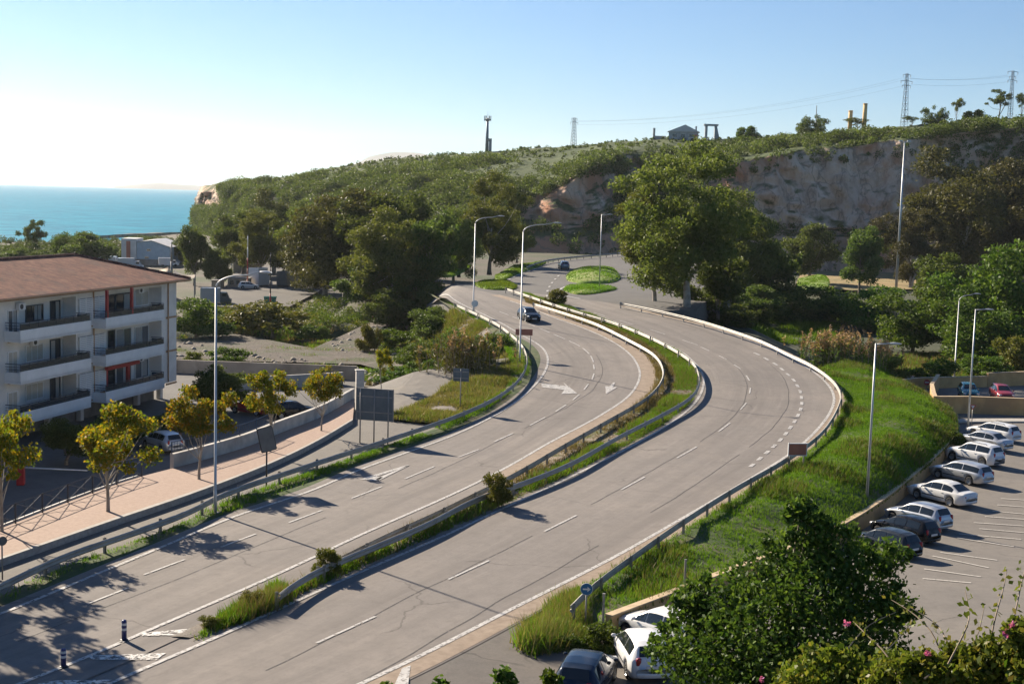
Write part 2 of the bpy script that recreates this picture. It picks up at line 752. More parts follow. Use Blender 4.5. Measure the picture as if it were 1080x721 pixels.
def polysheet(name, pts, z, mat, kind='structure', skirt=0.0):
    bm = bmesh.new()
    bm.faces.new([bm.verts.new((p[0], p[1], 0)) for p in pts])
    bmesh.ops.triangulate(bm, faces=bm.faces[:])
    for _ in range(7):
        es = [e for e in bm.edges if e.calc_length() > (2.6 if 85 < e.verts[0].co.y < 130 else 6) and 70 < e.verts[0].co.y < 420]
        if not es or len(bm.faces) > 40000:
            break
        bmesh.ops.subdivide_edges(bm, edges=es, cuts=1)
        bmesh.ops.triangulate(bm, faces=[f for f in bm.faces if len(f.verts) > 3])
    for v in bm.verts:
        v.co.z = z + rise(v.co.x, v.co.y)
    if skirt:
        be = [e for e in bm.edges if e.is_boundary]
        ex = bmesh.ops.extrude_edge_only(bm, edges=be)
        for v in ex['geom']:
            if isinstance(v, bmesh.types.BMVert):
                v.co.z -= skirt
    bmesh.ops.recalc_face_normals(bm, faces=bm.faces[:])
    me = bpy.data.meshes.new(name)
    bm.to_mesh(me)
    bm.free()
    me.materials.append(mat)
    return struct(name, me, None, not skirt, kind)


def pxpoly(pix, z):
    return [P(x, y, z) for x, y in pix]


# -------- carriageways
zr = Vector((0, 0, 0))
def onroad(rows, dz=0.0):
    for r_ in rows:
        for p in r_:
            p.z = rise(p.x, p.y) + dz
    return rows


sheet('left_carriageway', onroad(loft(offset(L1, .75), offset(L2, -1.55), 260, 12)), M['asphalt'], uv=True)
sheet('right_carriageway', onroad(loft(offset(R1, .75), offset(R2, -1.1), 260, 12)), M['asphalt'], uv=True)
sheet('dusty_shoulder', onroad([[a.lerp(b, u_ / 3) for u_ in range(4)] for a, b in
                         zip(offset(L2, -.12), offset(L2, -1.5))][42:175], .012), M['dust'])
sheet('dusty_road_edge', onroad([[a.lerp(b, u_ / 3) for u_ in range(4)] for a, b in
                          zip(offset(R2, -.12), offset(R2, -1.0))][5:170], .012), M['dust'])
# apron where the two carriageways join at the near end, and the plaza of the roundabout
ap = pxpoly([(-150, 800), (-120, 690), (0, 660), (120, 690), (330, 592), (345, 605), (240, 660), (210, 700), (200, 800)], -.03)
polysheet('road_apron', ap, -.03, M['asphalt'])
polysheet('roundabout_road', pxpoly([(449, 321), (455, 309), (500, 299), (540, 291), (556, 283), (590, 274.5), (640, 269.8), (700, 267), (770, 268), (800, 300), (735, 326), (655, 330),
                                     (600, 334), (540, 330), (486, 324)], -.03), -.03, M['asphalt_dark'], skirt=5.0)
polysheet('roadside_patch', pxpoly([(380, 740), (425, 712), (500, 676), (545, 652), (575, 660), (640, 700), (640, 760), (500, 790)], -.02), -.02,
          asphalt('rough_asphalt', (.1, .092, .085), (.14, .128, .115), (.15, .13, .11)))

# -------- lines
marks = MB()


def strip(pts, w, z=.014, mb=None):
    n = normals2(pts)
    rows = [[p + q * (w / 2), p - q * (w / 2)] for p, q in zip(pts, n)]
    for r_ in rows:
        for p in r_:
            p.z = (rise(p.x, p.y) if mb is None else p.z) + z + .012
    (mb or marks).grid(rows)


strip(L1, .2)
strip(L2[:-8], .2)
strip(R1[:-10], .2)
strip(R2[:-2], .22)


def dashes(pix, on, off, w, start=0.0, z=.014):
    pts = PL(pix, 0.0, .25, 6)
    i = int(start / .25)
    a, b = int(on / .25), int(off / .25)
    while i + a < len(pts):
        strip(pts[i:i + a + 1], w, z)
        i += a + b


# lane dashes of the left carriageway
for p0, p1 in [((92, 637), (135, 620)), ((152, 606), (195, 590)), ((233, 577), (270, 563)), ((305, 551), (340, 538)), ((371, 525.5), (403, 513)), ((427, 505), (458, 492)),
               ((484, 482), (505, 474)), ((521, 466), (541, 457)), ((559, 448.5), (575, 440)), ((586, 434), (597, 427)), ((604, 422), (611, 416)), ((616, 411), (620.5, 405)),
               ((624.5, 400), (626.5, 394)), ((626.8, 389.5), (626, 384.5))]:
    a, b = P(*p0), P(*p1)
    strip([a, a.lerp(b, .5), b], .13)
dashes([(626, 382), (622, 374), (612, 365.5), (600, 359.5), (585, 353), (566, 345), (548, 337), (525, 328)], 3.0, 1.2, .13)
# lane dashes of the right carriageway
for p0, p1 in [((334, 678), (396, 650)), ((473, 611), (516, 591)), ((574, 560.5), (608, 543.5)), ((655, 516.5), (680, 503)), ((714, 483), (735, 471)), ((758, 455), (770, 446)),
               ((781, 432), (787, 425)), ((790.5, 415), (791.5, 409)), ((790.5, 401.5), (787, 396)), ((781, 389), (774, 384.5)), ((766, 379), (758, 375)), ((748, 370), (739, 366))]:
    a, b = P(*p0), P(*p1)
    strip([a, a.lerp(b, .5), b], .13)
dashes([(736, 364), (715, 357), (690, 349), (660, 340), (640, 334), (612, 325), (588, 317)], 3.0, 3.5, .13)
dashes([(791, 492.5), (809, 477), (821, 466), (829, 457), (835.6, 448), (840, 441), (844, 433), (845.7, 425.7), (845.3, 419), (844, 413), (841, 407), (838, 402), (833.4, 397), (828, 392.5),
        (822.6, 387.4), (815.7, 382.7), (809, 379), (800, 374), (790, 370)], 1.3, 1.3, .26)
# arrows
def paintpoly(pix, mb=None):
    q = [P(x, y, .028) for x, y in pix]
    (mb or marks).add(q, [tuple(range(len(q)))])


paintpoly([(571, 404), (597, 406.8), (594, 403), (609, 414.6), (592, 415.2), (595.3, 411), (571.5, 408)])
paintpoly([(649, 403), (646.5, 408), (651, 408), (639, 415.5), (638.5, 407), (642.5, 407.4), (647, 403)][::-1])
paintpoly([(380, 505), (393, 501), (431, 490), (398.5, 506.8)])
# triangle outlined merge arrow: cut the inside away by building it as three bars
marks.f.pop()
for q in ([(380, 505), (391, 501.3), (404, 502.8), (398.5, 506.8)], [(391, 501.4), (431, 489.6), (431.5, 490.6), (396, 502.4)], [(398.6, 506.8), (431.6, 490.4), (429, 490.6), (396.5, 504.6)]):
    paintpoly(q)
paintpoly([(424, 704), (433, 701), (430, 726), (414, 726)])
# roundabout lines
dashes([(527, 300), (548, 289), (575, 281)], 3, 3, .5)
dashes([(585, 330), (577, 312), (581, 300), (590, 290)], 3, 6, .3)
strip(PL([(601, 300.5), (590, 306), (596, 312), (612, 315)], 0, 1), .4)
struct('road_markings', marks, M['line'])
seams = MB()
for src, d_ in ((R1, -3.75), (R1, -7.3), (L2, 3.4)):
    ln = offset(src, d_)
    for a_, b_ in ((8, 31), (38, 58), (60, 96), (104, 140)):
        seg_ = [p + Vector((.12 * noise.noise(p * .3), .12 * noise.noise(p * .3 + Vector((5, 0, 0))), 0)) for p in ln[a_:b_]]
        for p in seg_:
            p.z = rise(p.x, p.y)
        strip(seg_, .05, -.002, seams)
struct('tar_seams', seams, paintmat('tar', (.07, .064, .058), .38, .5))
worn = MB()
for q in ([(148, 667), (205, 662), (200, 669), (150, 670)], [(92, 691), (175, 688), (165, 695), (98, 695)], [(60, 717), (122, 716), (105, 722), (30, 722)]):
    paintpoly(q, worn)
struct('worn_hatching', worn, M['worn'])

# ================================================================== left side: verge, service road, pavement, lots
GR1p = [(-90, 652), (0, 616), (31, 600), (70, 583), (129, 563), (199, 538), (235, 519), (291, 500), (334, 486), (387, 469), (436, 453), (487, 435), (527, 416), (549, 397), (556, 379), (551, 364), (538, 351), (523, 340), (503, 330), (480, 320)]
GR1 = PL(GR1p, .7)
GR1g = [p - Vector((0, 0, .7)) for p in GR1]
L1e = offset(L1, .7)
i0 = 0
verge_rows = loft(L1e, offset(GR1g, .35), 190, 6, .05, .05, .8)
sheet('grass_verge', verge_rows, M['soil_green'])

Kp = [(-90, 622), (0, 592), (60, 571), (120, 550), (180, 530), (230, 512), (290, 488), (335, 466), (372, 444)]
K = PL(Kp, .0)
Jp = [(-90, 592), (0, 559), (76, 529), (147, 504), (180, 496), (263, 472), (291, 459.6), (335, 443), (374, 421)]
J = PL(Jp, .0)
polysheet('service_road', [Vector((p.x, p.y, 0)) for p in offset(GR1g[:90], .3)][::6] + pxpoly([(384, 466), (405, 450), (430, 434), (458, 417), (478, 407), (455, 404), (425, 404), (395, 404), (378, 408), (374, 421), (372, 444)], 0)
          + [p for p in K[::-4]], -.25, M['service'])
# pavement with a kerb
Kn, Jn = resample(K, n=60), resample(J, n=60)
pv = MB()
pv.grid([[j + Vector((0, 0, -3)), j + Vector((0, 0, .1)), k.lerp(j, .06) + Vector((0, 0, .1))] for k, j in zip(Kn, Jn)])
struct('pavement', pv, M['paver'])
kb = MB()
kb.grid([[k.lerp(j, .058) + Vector((0, 0, .105)), k + Vector((0, 0, .105)), k + Vector((0, 0, -.4))] for k, j in zip(Kn, Jn)])
struct('pavement_kerb', kb, M['kerb'])
# building lot, lower
Jo = offset(J, .02)
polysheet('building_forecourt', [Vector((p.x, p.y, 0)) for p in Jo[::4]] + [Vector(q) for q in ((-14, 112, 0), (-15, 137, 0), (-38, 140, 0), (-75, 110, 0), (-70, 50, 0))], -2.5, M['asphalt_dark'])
# gravel bank and embankment from the rail down to the low ground
GA = offset(GR1g, .35)
lowA = [p for p in GA if p.y > 96]
bankB = offset(lowA, 5.5)
bankB = [Vector((p.x, p.y, rise(p.x, p.y) + (-.06 if p.y < 118 else -.06 - 3.3 * ss((p.y - 118) / 14)))) for p in smooth(bankB, 20)]
gb = loft(lowA, bankB, 90, 10, .12, .25, .5)
sheet('gravel_bank', gb, M['gravel'])
for q in bankB:
    q.z = min(q.z, -.1)

# ================================================================== median
a0 = min(range(len(L2)), key=lambda i: (L2[i] - P(205, 650)).length)
b0 = min(range(len(R1)), key=lambda i: (R1[i] - P(225, 675)).length)
a1 = min(range(len(L2)), key=lambda i: (L2[i] - P(540, 318)).length)
b1 = min(range(len(R1)), key=lambda i: (R1[i] - P(556, 309)).length)
MA = offset(L2, -1.45, .0)[a0:a1]
MBn = offset(R1, .45, .0)[b0:b1]
med_rows = loft(MA, MBn, 170, 7, .1, .06, .7)
sheet('median_strip', med_rows, nmat('median_soil', (.17, .135, .1), (.25, .2, .15), 2.5, .95, .4, .03, big=(.07, .09, .025), bigscale=.4))

# ================================================================== right side: bank, wall, lot
def lot_z(x, y):
    return -(.4 + 1.6 * ss((y - 48) / 30)) * ss((x + .5) / 4)


def PLOT(px, py, dz=0.0):
    z = -1.5
    for _ in range(12):
        p = P(px, py, z)
        z = lot_z(p.x, p.y) + dz
    return P(px, py, z)


Wp = [(645, 650), (704, 628), (781, 598), (835, 578), (880, 558), (929, 529), (965, 500), (993, 474), (1010, 453)]
WALLTOP = .95
Wl = []
for x, y in Wp:
    q = PLOT(x, y, WALLTOP)
    Wl.append(Vector((q.x, q.y, 0)))
W = smooth(catmull(Wl, .8), 3)
Wt = [Vector((p.x, p.y, lot_z(p.x, p.y) + WALLTOP)) for p in W]

R2e = offset(R2, -.9)
e0 = min(range(len(R2e)), key=lambda i: (R2e[i] - P(560, 640)).length)
e1 = min(range(len(R2e)), key=lambda i: (R2e[i] - P(862, 388)).length)
Aedge = [p.copy() for p in R2e[e0:e1]]
Bedge = [PLOT(592, 690), PLOT(620, 672)] + [p - Vector((0, 0, .12)) for p in Wt] + [P(1003, 434, -1.2), P(985, 421, -1.3), P(958, 408, -1.6), P(930, 392, -2.2)]
bank_rows = loft(Aedge, catmull(Bedge, 1.0), 150, 16, .5, .28, .4)
for row in bank_rows:                       # the bank rolls over: flat crest, steeper towards the wall
    for j, p in enumerate(row):
        t_ = j / (len(row) - 1)
        p.z += (.7 * ss((p.y - 66) / 30) - .5 * (1 - ss((p.y - 60) / 25))) * math.sin(PI * t_ ** 1.35) ** 1.1
sheet('grass_bank', bank_rows, M['soil_green'])
# lot surface
lr = []
left = [PLOT(430, 790), PLOT(520, 735), PLOT(592, 700)] + [Vector((p.x, p.y, 0)) for p in offset(W, -.05)] + [Vector((36.5, 120, 0)), Vector((38, 150, 0))]
left = sorted(resample(left, n=90), key=lambda p: p.y)
for p in left:
    row = []
    for j in range(30):
        x = p.x + (95 - p.x) * (j / 29) ** 1.3
        row.append(Vector((x, p.y, lot_z(x, p.y) - .01)))
    lr.append(row)
sheet('parking_lot', lr, M['asphalt_lot'])
pm = MB()
for x0, y0, x1, y1 in [(575, 412, 655, 417), (562, 434, 656, 441), (545, 455, 660, 466), (520, 474, 660, 484), (480, 495, 660, 507), (500, 516, 660, 530), (430, 534, 645, 553),
                       (425, 548, 620, 578), (365, 598, 562, 625), (338, 610, 532, 651), (310, 655, 505, 682), (305, 688, 472, 703)]:
    a = PLOT(880 + x0 / 3.275, 400 + y0 / 3.275)
    b = PLOT(880 + x1 / 3.275, 400 + y1 / 3.275)
    strip(resample([a, b], n=16), .13, .02, pm)
struct('parking_lines', pm, paintmat('faded_bay_paint', (.5, .47, .42), .25, .5))

# embankment from the right carriageway's far edge down to the ravine
f0 = min(range(len(R2e)), key=lambda i: (R2e[i] - P(884, 412)).length)
far = R2e[f0 - 6:]
fb = []
for p, n_ in zip(far, normals2(far)):
    q = p - n_ * 7
    fb.append(Vector((q.x, q.y, -4.0 + rise(q.x, q.y) * .5)))
fb = smooth(fb, 40)
sheet('embankment', loft(far, fb, 90, 9, .3, .35, .3), M['soil_green'])

# ================================================================== base ground, sea, hill
def shore(x):
    if x < -181:
        return 455.0
    return min(455 + (x + 181) * 4.4, 640)


def ground_z(x, y):
    z = -3.2
    if y < 44:
        z = -3.2 + (44 - max(y, -25)) * .40
        z = min(z, 15.2)
    # ravine
    yc = 199 + .72 * (x + 16) + 4 * math.sin(x * .06)
    w = 1 - ss((abs(y - yc) - 4) / 9)
    z -= 4.2 * w * ss((x + 75) / 30) * (1 - ss((x - 70) / 30))
    # beach
    z -= 7 * ss((y - shore(x) + 30) / 60)
    z += .35 * noise.noise(Vector((x * .06, y * .06, 0))) + rise(x, y)
    if -62 < x < -8 and 60 < y < 135 or x > 2 and 44 < y < 152 and x < 100:
        z = min(z, -3.0)
    return z


def axis(a, b, mid0, mid1, fine, coarse):
    out, x = [], a
    while x < b:
        out.append(x)
        x += fine if mid0 < x < mid1 else coarse
    out.append(b)
    return out


gx = axis(-900, 900, -120, 130, 2.5, 26)
gy = axis(-60, 700, 20, 330, 2.5, 12)
def ground_mat():
    m, nt, out = _new('ground_cover')
    k = N(nt)
    v = k.coord()
    f = k.noise(v, .8, 7, .65)
    c = k.ramp(f, [(.35, (.06, .05, .034)), (.65, (.105, .086, .06))])
    g = k.noise(v, .06, 5, .62)
    c = k.mix(k.ramp(g, [(.46, (0, 0, 0)), (.6, (1, 1, 1))]), c, (.042, .056, .018))
    sx = k.n('ShaderNodeSeparateXYZ')
    k.l(v, sx.inputs[0])
    e = k.n('ShaderNodeMapRange')
    e.inputs['From Min'].default_value = 6
    e.inputs['From Max'].default_value = 24
    k.l(sx.outputs['X'], e.inputs['Value'])
    gr = k.ramp(k.noise(v, .5, 6, .65), [(.35, (.022, .032, .01)), (.65, (.05, .055, .02))])
    c = k.mix(e.outputs[0], c, gr)
    k.principled(out, c, .95, k.bump(k.noise(v, 3, 6), .5, .08))
    return m


M['ground'] = ground_mat()
struct('ground', MB().grid([[Vector((x, y, ground_z(x, y))) for x in gx] for y in gy][::-1]), M['ground'], True)

m, nt, out = _new('sea_water')
k = N(nt)
v = k.coord()
w1 = k.noise(k.coord((.05, .16, .1)), 1.0, 8, .68, .4)
col = k.ramp(w1, [(.36, (.0, .10, .16)), (.5, (.001, .19, .275)), (.64, (.015, .34, .41))])
w2 = k.noise(k.coord((.12, .5, .1)), 1.0, 4, .7)
col = k.mix(k.ramp(w2, [(.62, (0, 0, 0)), (.7, (.55, .55, .55))]), col, (.12, .42, .5))  # lighter flecks: whitecaps and sun sparkle painted into the water colour
k.principled(out, col, .35, k.bump(w1, .8, 1.6), Specular_IOR_Level=.06)
M['sea'] = m
sea = MB()
ys = [400, 460, 520, 600, 700, 850, 1100, 1500, 2200, 3500, 6000, 9000, 12500]
sea.grid([[Vector((x, y, -6.2)) for x in (-9000, -4000, -1500, -600, -200, 0, 300, 1200, 4000, 9000)] for y in ys][::-1])
struct('sea', sea, M['sea'])

# hill: rows of (distance, z) per photo column
def col(px, foot, *prs):
    pts = [PD(px, 300, foot[0])]
    pts[0].z = foot[1]
    for D, py in prs:
        pts.append(PD(px, py, D))
    r_ = pts[-1]
    pts.append(Vector((r_.x * 1.06, r_.y + 50, r_.z - 1.5)))
    pts.append(Vector((r_.x * 1.2, r_.y + 260, r_.z * .55)))
    pts.append(Vector((r_.x * 1.3, r_.y + 420, -8)))
    return pts


HC = [col(208.5, (640, -9), (642, 240), (644, 226), (648, 210), (656, 203)),
      col(214, (600, -7), (606, 237), (612, 217), (618, 203), (632, 196.5)),
      col(240, (540, -5), (550, 240), (560, 222), (575, 204), (604, 192.5)),
      col(300, (480, -4), (490, 245), (505, 225), (525, 204), (585, 186)),
      col(375, (440, -3.5), (450, 240), (465, 220), (490, 199), (565, 173)),
      col(450, (412, -3.5), (420, 240), (435, 216), (460, 194), (545, 164.5)),
      col(520, (396, -3.5), (403, 243), (414, 225), (435, 194), (525, 159.5)),
      col(575, (386, -3.5), (391, 250), (396, 236), (409, 203), (515, 156)),
      col(620, (386, -3.5), (391, 250), (396, 236), (404, 178), (505, 152.5)),
      col(652, (388, -3.5), (396, 246), (408, 222), (440, 172), (500, 149.5)),
      col(690, (398, -3.5), (412, 246), (430, 214), (456, 168), (494, 147.5)),
      col(740, (394, -3.5), (400, 246), (406, 233), (417, 174), (484, 148)),
      col(790, (390, -3.5), (395, 246), (399, 236), (409, 168), (474, 146)),
      col(840, (394, -3.5), (400, 250), (404, 239), (416, 159), (468, 140.5)),
      col(900, (399, -3.5), (405, 250), (409, 241), (418, 153), (458, 138.5)),
      col(960, (399, -3.5), (405, 250), (408, 243), (416, 146), (452, 132.5)),
      col(1020, (399, -3.5), (404, 250), (407, 245), (414, 140), (447, 129)),
      col(1085, (399, -3.5), (404, 250), (407, 245), (413, 134), (442, 124)),
      col(1200, (399, -3.5), (404, 250), (407, 245), (413, 128), (442, 119)),
      col(1400, (399, -3.5), (404, 250), (407, 245), (413, 120), (442, 112))]
secs = [catmull([c[i] for c in HC], None) for i in range(len(HC[0]))]
NX = 420
secs = [resample(s, n=NX) for s in secs]
tseg = [6, 14, 46, 26, 8, 5, 4]


def hill_point(i, rowpos):
    pass


hrows = []
for i in range(NX):
    rowp = []
    for s_ in range(7):
        a, b = secs[s_][i], secs[s_ + 1][i]
        for j in range(tseg[s_]):
            rowp.append((a.lerp(b, j / tseg[s_]), s_, j / tseg[s_]))
    rowp.append((secs[7][i], 7, 0))
    row = []
    for p, s_, t in rowp:
        cl = 1.0 if s_ == 2 else (.55 if s_ == 1 else (.4 * (1 - t) if s_ == 3 else .12))
        q = p * 1.0
        a1_ = noise.noise(Vector((q.x * .03, q.y * .03, q.z * .02)))
        a2_ = abs(noise.noise(Vector((q.x * .07, q.y * .07, q.z * .045 + 7))))
        if s_ in (1, 2, 3):
            dv = noise.voronoi(Vector((q.x * .085, q.y * .085, q.z * .075)) + Vector((a1_ * .6, 0, a2_ * .5)))[0]
            blk = min(dv[1] - dv[0], .35) * 9 + 2.5 * noise.noise(Vector((q.x * .05, 9, q.z * .06)))
        else:
            blk = 0
        a3_ = noise.fractal(Vector((q.x * .25, q.y * .25, q.z * .16)), .8, 2.1, 4)
        dy = (a1_ * 6 + a2_ * 6 - blk + a3_ * 2.2) * cl
        q.y += dy
        q.x += a3_ * .9 * cl
        if s_ >= 3:
            q.z += .6 * noise.fractal(Vector((q.x * .12, q.y * .12, 3.3)), .8, 2.1, 3)
        row.append(q)
    hrows.append(row)
m, nt, out = _new('cliff_and_scrub')
k = N(nt)
v = k.coord()
geo = k.n('ShaderNodeNewGeometry')
sx = k.n('ShaderNodeSeparateXYZ')
k.l(geo.outputs['Normal'], sx.inputs[0])
slope = k.math('ADD', k.math('ABSOLUTE', sx.outputs['Z']), k.math('MULTIPLY', k.math('SUBTRACT', k.noise(v, .3, 7, .7), .5), .7))
rock = k.ramp(k.noise(k.coord((.16, .16, .07)), 1.0, 8, .7), [(.3, (.33, .215, .145)), (.5, (.58, .42, .31)), (.7, (.7, .565, .44))])
red = k.ramp(k.noise(k.coord((.04, .04, .03)), 1.0, 6, .65), [(.46, (0, 0, 0)), (.6, (.85, .85, .85))])
rock = k.mix(red, rock, (.44, .19, .1))
fissure_shade = k.ramp(k.noise(k.coord((.3, .3, .03)), 1.0, 6, .7, .8), [(.36, (1, 1, 1)), (.44, (0, 0, 0))])
rock = k.mix(k.mix(1.0, fissure_shade, (.6, .6, .6), 'MULTIPLY'), rock, (.16, .125, .1))  # dark upright streaks, fissure shade painted into the rock colour
vr = k.n('ShaderNodeTexVoronoi', feature='DISTANCE_TO_EDGE')
vr.inputs['Scale'].default_value = 1.0
dn = k.n('ShaderNodeVectorMath', operation='ADD')
k.l(k.coord((.11, .11, .055)), dn.inputs[0])
nz_ = k.n('ShaderNodeTexNoise')
nz_.inputs['Scale'].default_value = .14
nz_.inputs['Detail'].default_value = 5
k.l(v, nz_.inputs['Vector'])
k.l(nz_.outputs['Color'], dn.inputs[1])
k.l(dn.outputs[0], vr.inputs['Vector'])
rock = k.mix(k.ramp(vr.outputs['Distance'], [(.008, (.5, .5, .5)), (.03, (0, 0, 0))]), rock, (.16, .125, .1))  # crack lines darkened in colour to stand for shade in the fissures
gr = k.ramp(k.noise(v, .1, 6, .65), [(.35, (.036, .062, .014)), (.58, (.066, .09, .022)), (.82, (.12, .118, .045))])
c = k.mix(k.ramp(slope, [(.6, (0, 0, 0)), (.85, (1, 1, 1))]), rock, gr)
k.principled(out, c, .95, k.bump(k.noise(v, .9, 8, .7), .9, .5))
struct('hill', MB().grid(hrows), m, True)

# islands of the roundabout and grass patches of the junction
def mound(name, pix, h, mat, z0=-.03):
    pts = catmull([P(x, y, z0) for x, y in pix + [pix[0]]], 1.2)[:-1]
    c = sum(pts, Vector()) / len(pts)
    rows = []
    for s_, hz in ((1.0, -.1), (1.0, .14), (.9, .14 + h * .35), (.65, .14 + h * .75), (.35, .14 + h * .95), (.02, .14 + h)):
        rows.append([Vector((c.x + (p.x - c.x) * s_, c.y + (p.y - c.y) * s_, c.z + (p.z - c.z) * s_ + hz)) for p in pts])
    mb = MB().grid(rows, True)
    return struct(name, mb, mat, True), rows


M['lawn'] = nmat('lawn', (.11, .19, .018), (.17, .26, .03), 1.2, .95, .5, .05, big=(.2, .22, .05), bigscale=.3)
isl = []
for nm, pix, h in [('roundabout_island', [(597, 293), (603, 287), (620, 283.5), (640, 283.5), (652, 290), (653, 295), (640, 299), (620, 299.5), (603, 297.5)], .9),
                   ('splitter_island', [(595, 307), (600, 302.5), (620, 302), (648, 304), (638, 308), (612, 311)], .4),
                   ('junction_lawn', [(450, 290), (455, 281.5), (492, 280), (486, 288), (470, 292)], .3),
                   ('junction_lawn', [(522, 292), (545, 280.5), (575, 276.5), (571, 280), (545, 290), (526, 297)], .3),
                   ('junction_lawn', [(500, 300), (512, 297), (530, 297), (541, 305.5), (524, 306), (508, 304)], .3),
                   ('roadside_lawn', [(842, 294), (866, 290), (868, 306), (845, 308)], .2)]:
    isl.append(mound(nm, pix, h, M['lawn'])[1])
polysheet('dirt_track', pxpoly([(176, 378), (180, 358), (250, 352), (330, 367), (362, 353), (396, 331), (414, 333), (386, 358), (396, 370), (424, 375), (428, 386), (380, 384)], -2.8), -2.8, M['track'])
M['yard'] = asphalt('yard_asphalt', (.085, .08, .074), (.12, .112, .102), (.14, .125, .105), crack=False)
polysheet('yard', pxpoly([(205, 322), (240, 300), (240, 283), (340, 276), (350, 300), (300, 326)], -2.7), -2.7, M['yard'])
polysheet('upper_lot', pxpoly([(945, 414), (985, 402), (1200, 392), (1250, 440), (1000, 440)], -1.95), -1.95, M['asphalt_lot'])
polysheet('far_road', pxpoly([(640, 276), (690, 268.5), (780, 267), (880, 267), (1000, 283), (1000, 289), (880, 274), (780, 273), (690, 275)], -2.5), -2.5, M['asphalt'])
polysheet('dry_field', pxpoly([(838, 302), (850, 276), (900, 278), (1000, 292), (1000, 304), (900, 306)], -2.6), -2.6, nmat('dry_grass', (.24, .17, .075), (.3, .22, .1), 1.0, .95, .4, .06, big=(.16, .14, .06), bigscale=.15))
# ================================================================== guard rails
def wbeam(line, side, h=.72, th=.012):
    """W-profile beam along line; side = +1: face to the left of travel"""
    prof = [(.0, 0), (.075, -.055), (.085, -.10), (.012, -.145), (.012, -.185), (.085, -.23), (.075, -.275), (.0, -.33)]
    mb = MB()
    nn = normals2(line)
    rows = []
    for p, n_ in zip(line, nn):
        row = [Vector((p.x, p.y, p.z)) + n_ * side * (a + .0) + Vector((0, 0, h + b)) for a, b in prof]
        row += [Vector((p.x, p.y, p.z)) + n_ * side * (a - th) + Vector((0, 0, h + b)) for a, b in prof[::-1]]
        rows.append(row)
    mb.grid(rows, True)
    n = len(rows[0])
    mb.f.append(tuple(range(n)))
    mb.f.append(tuple(range((len(rows) - 1) * n, len(rows) * n))[::-1])
    return mb


postmb = MB()
postmb.box((0, .05, .33), (.11, .012, .9)).box((0, -.05, .33), (.11, .012, .9)).box((.05, 0, .33), (.012, .1, .9))
postmb.box((0, 0, .58), (.13, .09, .16))
POST = postmb.mesh('post', M['galvpost'])


def guard_rail(line, side, label, spacing=4.0, group=None, mat=None):
    base = line[len(line) // 2].copy()
    t = thing('guard_rail', label, 'guard rail', base, 0, group)
    loc = [p - base for p in line]
    part('beam', wbeam(loc, side), mat or M['galv'], t, True)
    n = int(length(loc) / spacing)
    pp = resample(loc, n=n + 1)
    for p, q in zip(pp, normals2(pp)):
        c = p - q * side * .09
        obj('post', POST, t, c, math.atan2(q.y, q.x))
    return t


def railline(pix, z=.7, step=1.0):
    return [p - Vector((0, 0, z)) for p in PL(pix, z, step, 3)]


GRG = 'steel guard rails along the carriageways'
guard_rail(GR1g, -1, 'long steel guard rail between the service road and the left carriageway', group=GRG)
RA = railline([(340, 597), (375, 579), (412, 561), (455, 542), (500, 520), (542, 499), (594, 469), (642, 442), (683, 418), (698, 401), (699.5, 388), (690, 373), (664, 358), (627, 340),
               (600, 331), (562, 319.5)])
guard_rail(RA, 1, 'steel guard rail on the left-hand edge of the median strip, beside the arrowed lanes', group=GRG)
RB = railline([(294, 626), (312, 612), (338, 598), (376, 582), (450, 551), (505, 523), (542, 511), (598, 489), (653, 459), (700, 435), (727, 419), (737, 405), (735, 388), (727, 378), (695, 359), (650, 340), (610, 328), (579, 318.5),
               (557, 311), (534, 303.5)])
guard_rail(RB, -1, 'steel guard rail on the right-hand edge of the median strip, facing the three-lane bend', group=GRG)
RC = railline([(603, 638), (625, 616), (680, 576), (719, 549), (773, 515), (831, 482), (867, 455), (884, 429), (887, 415), (878, 400), (852, 382), (834, 374), (806, 360), (787, 353), (740, 338), (690, 326), (654, 319)])
guard_rail(RC, 1, 'steel guard rail curving along the top of the grassy bank', group=GRG)
RD = railline([(556, 281), (566, 277), (580, 273.5), (610, 270), (655, 266.5), (700, 265.5), (760, 266)])
guard_rail(RD, -1, 'far guard rail behind the roundabout at the foot of the hill', group=GRG, mat=M['galv'])

